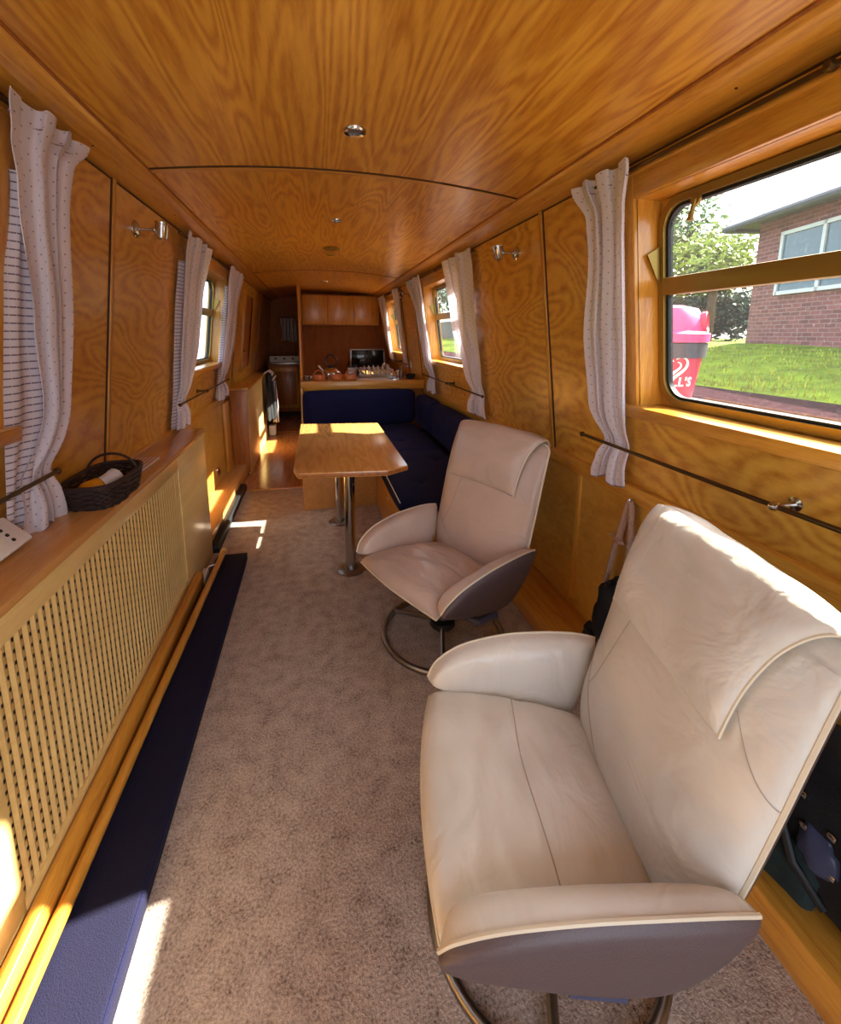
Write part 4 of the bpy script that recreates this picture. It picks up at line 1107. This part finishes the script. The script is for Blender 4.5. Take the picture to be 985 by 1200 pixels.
# small screws on the trims
# ------------------------------------------------------------------ outside, right bank
def gz(x): return .76 if x < 4.1 else .76+.41*min(1, (x-4.1)/4.8)
mb = MB(); mb.box(1.25, 3.25, -6, 30, -.6, .75)
struct(mb.build('ground_towpath', 'path', smooth=0))
mb = MB(); mb.box(3.25, 4.08, -6, 30, -.6, .76); struct(mb.build('ground_kerb', 'stone', smooth=0))
def gf(u_, v):
    x = 4.06+26*u_**1.3; y = -8+60*v
    return (x, y, gz(x)+min(.03, (x-4.0)*.1)*noise.noise(Vector((x, y, 0))))
mb = MB(); mb.grid(gf, 60, 80); struct(mb.build('ground_grass', 'grass', smooth=60))
# grass blades near the kerb edge
mb = MB(); rg = random.Random(3)
for i in range(5200):
    x = 4.10+rg.random()**1.3*3.9; y = -.5+rg.random()*9.5; z = gz(x)-.01; h_ = .04+rg.random()*.05; a = rg.random()*6.28; w_ = .012
    c0, s0 = cos(a)*w_, sin(a)*w_; lx, ly = (rg.random()-.5)*.05, (rg.random()-.5)*.05
    v = [mb.bm.verts.new(p) for p in ((x-c0, y-s0, z), (x+c0, y+s0, z), (x+lx, y+ly, z+h_))]; mb.bm.faces.new(v)
tag(mb.build('lawn_grass', 'leaf_a', smooth=0), 'tufts of sunlit lawn grass beyond the kerb outside', 'grass', kind='stuff')
# litter bin shaped like a squat tub
bx, by = 2.68, 3.26
t = thing('litter_bin', 'pink tub-shaped litter bin with white heart emblem outside the big window', 'litter bin', (bx, by, .75))
MB().lathe([(0, 0), (.27, 0), (.285, .02), (.335, .40), (.345, .42), (0, .42)], (bx, by, .752), n=40).build('body', 'pink', t)
MB().lathe([(.335, .385), (.355, .39), (.365, .50), (.345, .505), (0, .505)], (bx, by, .752), n=40).build('band', 'bin_band', t)
MB().lathe([(.34, .505), (.372, .51), (.375, .575), (.350, .59), (.33, .60), (.315, .70), (.27, .775), (.17, .80), (0, .805)], (bx, by, .752), n=40).build('lid', 'pink_pale', t)
dcam = Vector((-.155-bx, 0-by, 0)).normalized(); phi0 = math.atan2(dcam.y, dcam.x)
for s_ in (-.9, .95):
    a = phi0-s_*-1.45
    c = Vector((bx+.31*cos(a), by+.31*sin(a), .752+.665))
    ax = Vector((cos(a), sin(a), .1))
    MB().lathe([(0, .0), (.085, .0), (.085, .03), (.075, .035), (.06, .02), (0, .018)], c, ax, 20).build('slot_hood', 'pink', t)
def oncyl(obj, r, a0, z0, par, mat):
    me = obj
    for v in me.vertices:
        a = a0+v.co.x/.30; rr = r+.006+v.co.z
        k = (z0+v.co.y-.752)/.40; rad = .283+.052*k+.004+v.co.z
        v.co = Vector((bx+rad*cos(a), by+rad*sin(a), z0+v.co.y))
    o = bpy.data.objects.new('lettering', me); COL.objects.link(o); o.parent = par
    me.transform(Matrix.Translation(-par.location)); me.materials.clear(); me.materials.append(M[mat]); return o
cu = bpy.data.curves.new('txt', 'FONT'); cu.body = "WALL'S"; cu.space_character = 1.12; cu.size = .100; cu.extrude = .002; cu.align_x = 'CENTER'; cu.offset = .003; cu.resolution_u = 3
to = bpy.data.objects.new('txt', cu); COL.objects.link(to)
dg = bpy.context.evaluated_depsgraph_get()
me = bpy.data.meshes.new_from_object(to.evaluated_get(dg)); bpy.data.objects.remove(to)
# the face of the bin turns a little away from the boat
PH = phi0+.38
oncyl(me, .31, PH, .752+.165, t, 'white')
# heart outline drawn as a swirling double line
mb = MB()
def heart(a, s): return (s*16*sin(a)**3/16, s*(13*cos(a)-5*cos(2*a)-2*cos(3*a)-cos(4*a))/16)
def hp(a, s, lift=.008):
    x, z = heart(a, s); aa = PH+x/.31; zz = .752+.315+z; k = (zz-.752)/.40; rad = .283+.052*k+lift
    return (bx+rad*cos(aa), by+rad*sin(aa), zz)
mb.tube([hp(.55+2*pi*.86*i/60, .105) for i in range(61)], [.004+.010*sin(pi*i/60) for i in range(61)], 8)
mb.tube([hp(.9+2*pi*.72*i/50, .055) for i in range(51)], [.004+.008*sin(pi*i/50) for i in range(51)], 8)
mb.build('heart_emblem', 'white', t, smooth=60)
# brick house
def uvquad(mb, p, q, r, s, lay):
    f = mb.bm.faces.new([mb.bm.verts.new(v) for v in (p, q, r, s)])
    L = (Vector(q)-Vector(p)).length; H_ = (Vector(s)-Vector(p)).length
    for l, uv in zip(f.loops, ((0, 0), (L, 0), (L, H_), (0, H_))): l[lay].uv = uv
P0 = Vector((9.05, 8.0, 0)); D = Vector((-.243, -.970, 0)); Nn = Vector((.970, -.243, 0))
hs = thing('brick_house', 'red brick house with white windows across the lawn outside', 'house', (9.5, 5, 1.1))
mb = MB(); lay = mb.bm.loops.layers.uv.verify()
zb, ze = 1.0, 3.75; Lh = 12; Wd = 7
A = P0; Bq = P0+D*Lh; Cq = Bq+Nn*Wd; Dq = P0+Nn*Wd
for p, q in ((A, Bq), (Bq, Cq), (Cq, Dq), (Dq, A)):
    uvquad(mb, (p.x, p.y, zb), (q.x, q.y, zb), (q.x, q.y, ze), (p.x, p.y, ze), lay)
mb.build('walls', 'brick', hs, smooth=0)
mb = MB(); ov = .45
e = [A-D*ov-Nn*ov, Bq+D*ov-Nn*ov, Cq+D*ov+Nn*ov, Dq-D*ov+Nn*ov]
rd = [A+D*3.2+Nn*Wd/2, Bq-D*3.2+Nn*Wd/2]
zr = 5.6; zo = 3.62
v = [mb.bm.verts.new((p.x, p.y, zo)) for p in e]+[mb.bm.verts.new((p.x, p.y, zr)) for p in rd]
for f in ((0, 1, 5, 4), (1, 2, 5), (2, 3, 4, 5), (3, 0, 4), (0, 3, 2, 1)): mb.bm.faces.new([v[i] for i in f])
mb.build('roof', 'roof_tile', hs, smooth=0)
mb = MB()
for p, q in ((e[0], e[1]), (e[3], e[0])):
    a = Vector((p.x, p.y, 3.60)); b2 = Vector((q.x, q.y, 3.60)); mb.tube([a, b2], .07, 8)
mb.build('gutter', 'gutter', hs)
def house_window(s0, s1, z0, z1, nm):
    a = P0+D*s0-Nn*.03; b2 = P0+D*s1-Nn*.03
    w_ = MB()
    def bar(p, q, za, zb_, th=.05):
        w_.hexa([(p.x, p.y, za), (q.x, q.y, za), (q.x-Nn.x*th, q.y-Nn.y*th, za), (p.x-Nn.x*th, p.y-Nn.y*th, za),
                 (p.x, p.y, zb_), (q.x, q.y, zb_), (q.x-Nn.x*th, q.y-Nn.y*th, zb_), (p.x-Nn.x*th, p.y-Nn.y*th, zb_)])
    f_ = .07
    bar(a, b2, z0, z0+f_); bar(a, b2, z1-f_, z1)
    n = 2
    for k in range(n+1):
        c = a+(b2-a)*(k/n); d_ = (b2-a).normalized()*f_/2
        bar(c-d_, c+d_, z0, z1)
    fr = w_.build('window', 'frame_white', hs)
    g = MB(); bar2 = [(a.x, a.y), (b2.x, b2.y)]
    g.hexa([(a.x, a.y, z0), (b2.x, b2.y, z0), (b2.x-Nn.x*.02, b2.y-Nn.y*.02, z0), (a.x-Nn.x*.02, a.y-Nn.y*.02, z0),
            (a.x, a.y, z1), (b2.x, b2.y, z1), (b2.x-Nn.x*.02, b2.y-Nn.y*.02, z1), (a.x-Nn.x*.02, a.y-Nn.y*.02, z1)])
    g.build('pane', 'house_glass', fr, smooth=0)
house_window(.75, 2.65, 2.12, 3.32, 'w'); house_window(4.6, 6.6, 2.12, 3.32, 'w')
# trees and bushes
def tree(x, y, z, h, r, mats, label, name='tree', n=2600, trunk=True, seed=1, leaf=.09, cat='tree', group=None):
    rg = random.Random(seed)
    t = thing(name, label, cat, (x, y, z), group=group)
    blobs = [(Vector((x+rg.uniform(-.6, .6)*r, y+rg.uniform(-.6, .6)*r, z+h*rg.uniform(.35, .9))), r*rg.uniform(.35, .6)) for _ in range(14)]
    mb = MB()
    for i in range(n):
        c, br = rg.choice(blobs)
        d = Vector((rg.gauss(0, 1), rg.gauss(0, 1), rg.gauss(0, 1))).normalized()*br*rg.random()**.35
        d.z *= .8; p = c+d; a = Vector((rg.gauss(0, 1), rg.gauss(0, 1), rg.gauss(0, 1))).normalized(); b_ = a.orthogonal().normalized(); s = leaf*rg.uniform(.6, 1.3)
        mb.bm.faces.new([mb.bm.verts.new(p+a*s), mb.bm.verts.new(p+b_*s*.5), mb.bm.verts.new(p-a*s), mb.bm.verts.new(p-b_*s*.5)])
    mb.build('foliage', mats, t, smooth=0)
    if trunk:
        mb = MB(); mb.tube([(x, y, z-.1), (x+.05, y, z+h*.4), (x-.05, y+.05, z+h*.75)], [.04*h, .03*h, .01*h], 10)
        for k in range(6):
            c, _ = blobs[k]; mb.tube([(x, y, z+h*.35), tuple((Vector((x, y, z+h*.5))+c)/2), tuple(c)], [.018*h, .012*h, .005*h], 6)
        mb.build('trunk', 'bark', t)
def pd(u_, dist): # direction (x per unit y) * dist
    return (-.155+u_*dist, dist)
x, y = pd(1.02, 10.5); tree(x, y, 1.1, 3.6, 1.5, 'leaf_a', 'yellow-green tree behind the litter bin outside', seed=2, n=4200, leaf=.10)
x, y = pd(.86, 13); tree(x, y, 1.1, 4.8, 2.0, 'leaf_b', 'grey-green tall tree at the left of the big window view', seed=3, n=4200, leaf=.12)
x, y = pd(1.13, 11); tree(x, y, 1.0, 1.5, 1.1, 'leaf_c', 'dark bush at the left corner of the brick house', name='bush', seed=4, n=5000, trunk=False, leaf=.10, cat='bush')
x, y = pd(.97, 12); tree(x, y, 1.0, 1.7, 1.4, 'leaf_c', 'dark bush beyond the litter bin', name='bush', seed=5, n=5000, trunk=False, leaf=.11, cat='bush')
for k, (ux, dd, hh, rr, ml) in enumerate(((.72, 15, 4.2, 2.0, 'leaf_b'), (.56, 17, 4.6, 2.2, 'leaf_a'), (.44, 19, 4.4, 2.4, 'leaf_b'), (.33, 22, 4.2, 2.4, 'leaf_c'), (.25, 27, 5, 3, 'leaf_b'))):
    x, y = pd(ux, dd)
    tree(x, y, 1.0, hh, rr, ml, ['green tree seen at the edge of the middle window', 'yellowish tree seen in the middle right window', 'green tree seen in the middle right window, further off',
         'grey-green tree far along the bank', 'furthest tree along the bank'][k], seed=20+k, n=2200, leaf=.14)
mb = MB(); 
mb.box(8, 8.1, 10, 34, .9, 2.1)
for k in range(60): mb.box(7.98, 8.0, 10+.4*k, 10.3+.4*k, .95, 2.1)
tag(mb.build('garden_fence', 'gutter', smooth=0), 'grey board fence at the far edge of the lawn', 'fence')
# left: water and far bank
struct(MB().box(-14, -1.16, -20, 40, -.6, -.35).build('ground_water', 'water', smooth=0))
struct(MB().box(-60, -14, -20, 60, -.6, .2).build('ground_far_bank', 'grass', smooth=0))
for k, (ux, dd, hh) in enumerate(((-.9, 15, 5), (-.75, 19, 5.5), (-.62, 23, 6), (-1.4, 11, 5), (-2.6, 6, 5))):
    x, y = pd(ux, dd)
    tree(x, y, .1, hh, 2.6, ['leaf_b', 'leaf_a', 'leaf_c', 'leaf_b', 'leaf_a'][k], ['green tree across the water, seen through the far left window', 'lighter tree across the water, seen through the far left window',
         'dark tree across the water beyond the left window', 'tree across the water hidden mostly by the near left curtain', 'tree across the water abreast of the camera'][k], seed=40+k, n=1600, leaf=.18)

# ------------------------------------------------------------------ light
wd = bpy.data.worlds.new('sky'); SC.world = wd; wd.use_nodes = True
nt = wd.node_tree; bg = nt.nodes['Background']
sky = nt.nodes.new('ShaderNodeTexSky'); sky.sky_type = 'NISHITA'; sky.sun_disc = False
sky.sun_elevation = radians(37); sky.sun_rotation = radians(75); sky.air_density = 1.0; sky.dust_density = 4.0
mixw = nt.nodes.new('ShaderNodeMixRGB'); mixw.inputs[0].default_value = .55; mixw.inputs[2].default_value = (.62, .66, .72, 1)
sc_ = nt.nodes.new('ShaderNodeVectorMath'); sc_.operation = 'SCALE'; sc_.inputs['Scale'].default_value = .18
nt.links.new(sky.outputs[0], sc_.inputs[0]); nt.links.new(sc_.outputs[0], mixw.inputs[1])
nt.links.new(mixw.outputs[0], bg.inputs['Color']); bg.inputs['Strength'].default_value = 1.0
sl = bpy.data.lights.new('sun', 'SUN'); so = bpy.data.objects.new('sun', sl); COL.objects.link(so)
sl.energy = 6.5; sl.angle = radians(.6); sl.color = (1, .93, .80)
sd = Vector((-1, -.20, -.765)).normalized()
so.rotation_euler = (-sd).to_track_quat('Z', 'Y').to_euler(); so.location = (8, 3, 6)

# ------------------------------------------------------------------ camera
W_, H_ = 985., 1200.
fpx, cx, cy, pit, yaw, rol = 521.76, 492., 484.43, .1761, .2319, .0071
F = Vector((sin(yaw)*cos(pit), cos(yaw)*cos(pit), -sin(pit))); R = Vector((cos(yaw), -sin(yaw), 0)); U = R.cross(F)
R2 = cos(rol)*R+sin(rol)*U; U2 = -sin(rol)*R+cos(rol)*U
cam = bpy.data.cameras.new('camera'); co = bpy.data.objects.new('camera', cam); COL.objects.link(co)
mt = Matrix((R2, U2, -F)).transposed().to_4x4(); mt.translation = Vector((-.1628*.95, 0, 1.31)); co.matrix_world = mt
cam.sensor_fit = 'HORIZONTAL'; cam.sensor_width = 36; cam.lens = 36*fpx/W_
cam.shift_x = (W_/2-cx)/W_; cam.shift_y = -(H_/2-cy)/W_; cam.clip_start = .02
SC.camera = co
SC.view_settings.view_transform = 'Standard'; SC.view_settings.look = 'None'; SC.view_settings.gamma = 1
SC.view_settings.use_curve_mapping = False; SC.view_settings.exposure = 2.68
for o in bpy.data.objects:
    if '_local' in o: del o['_local']
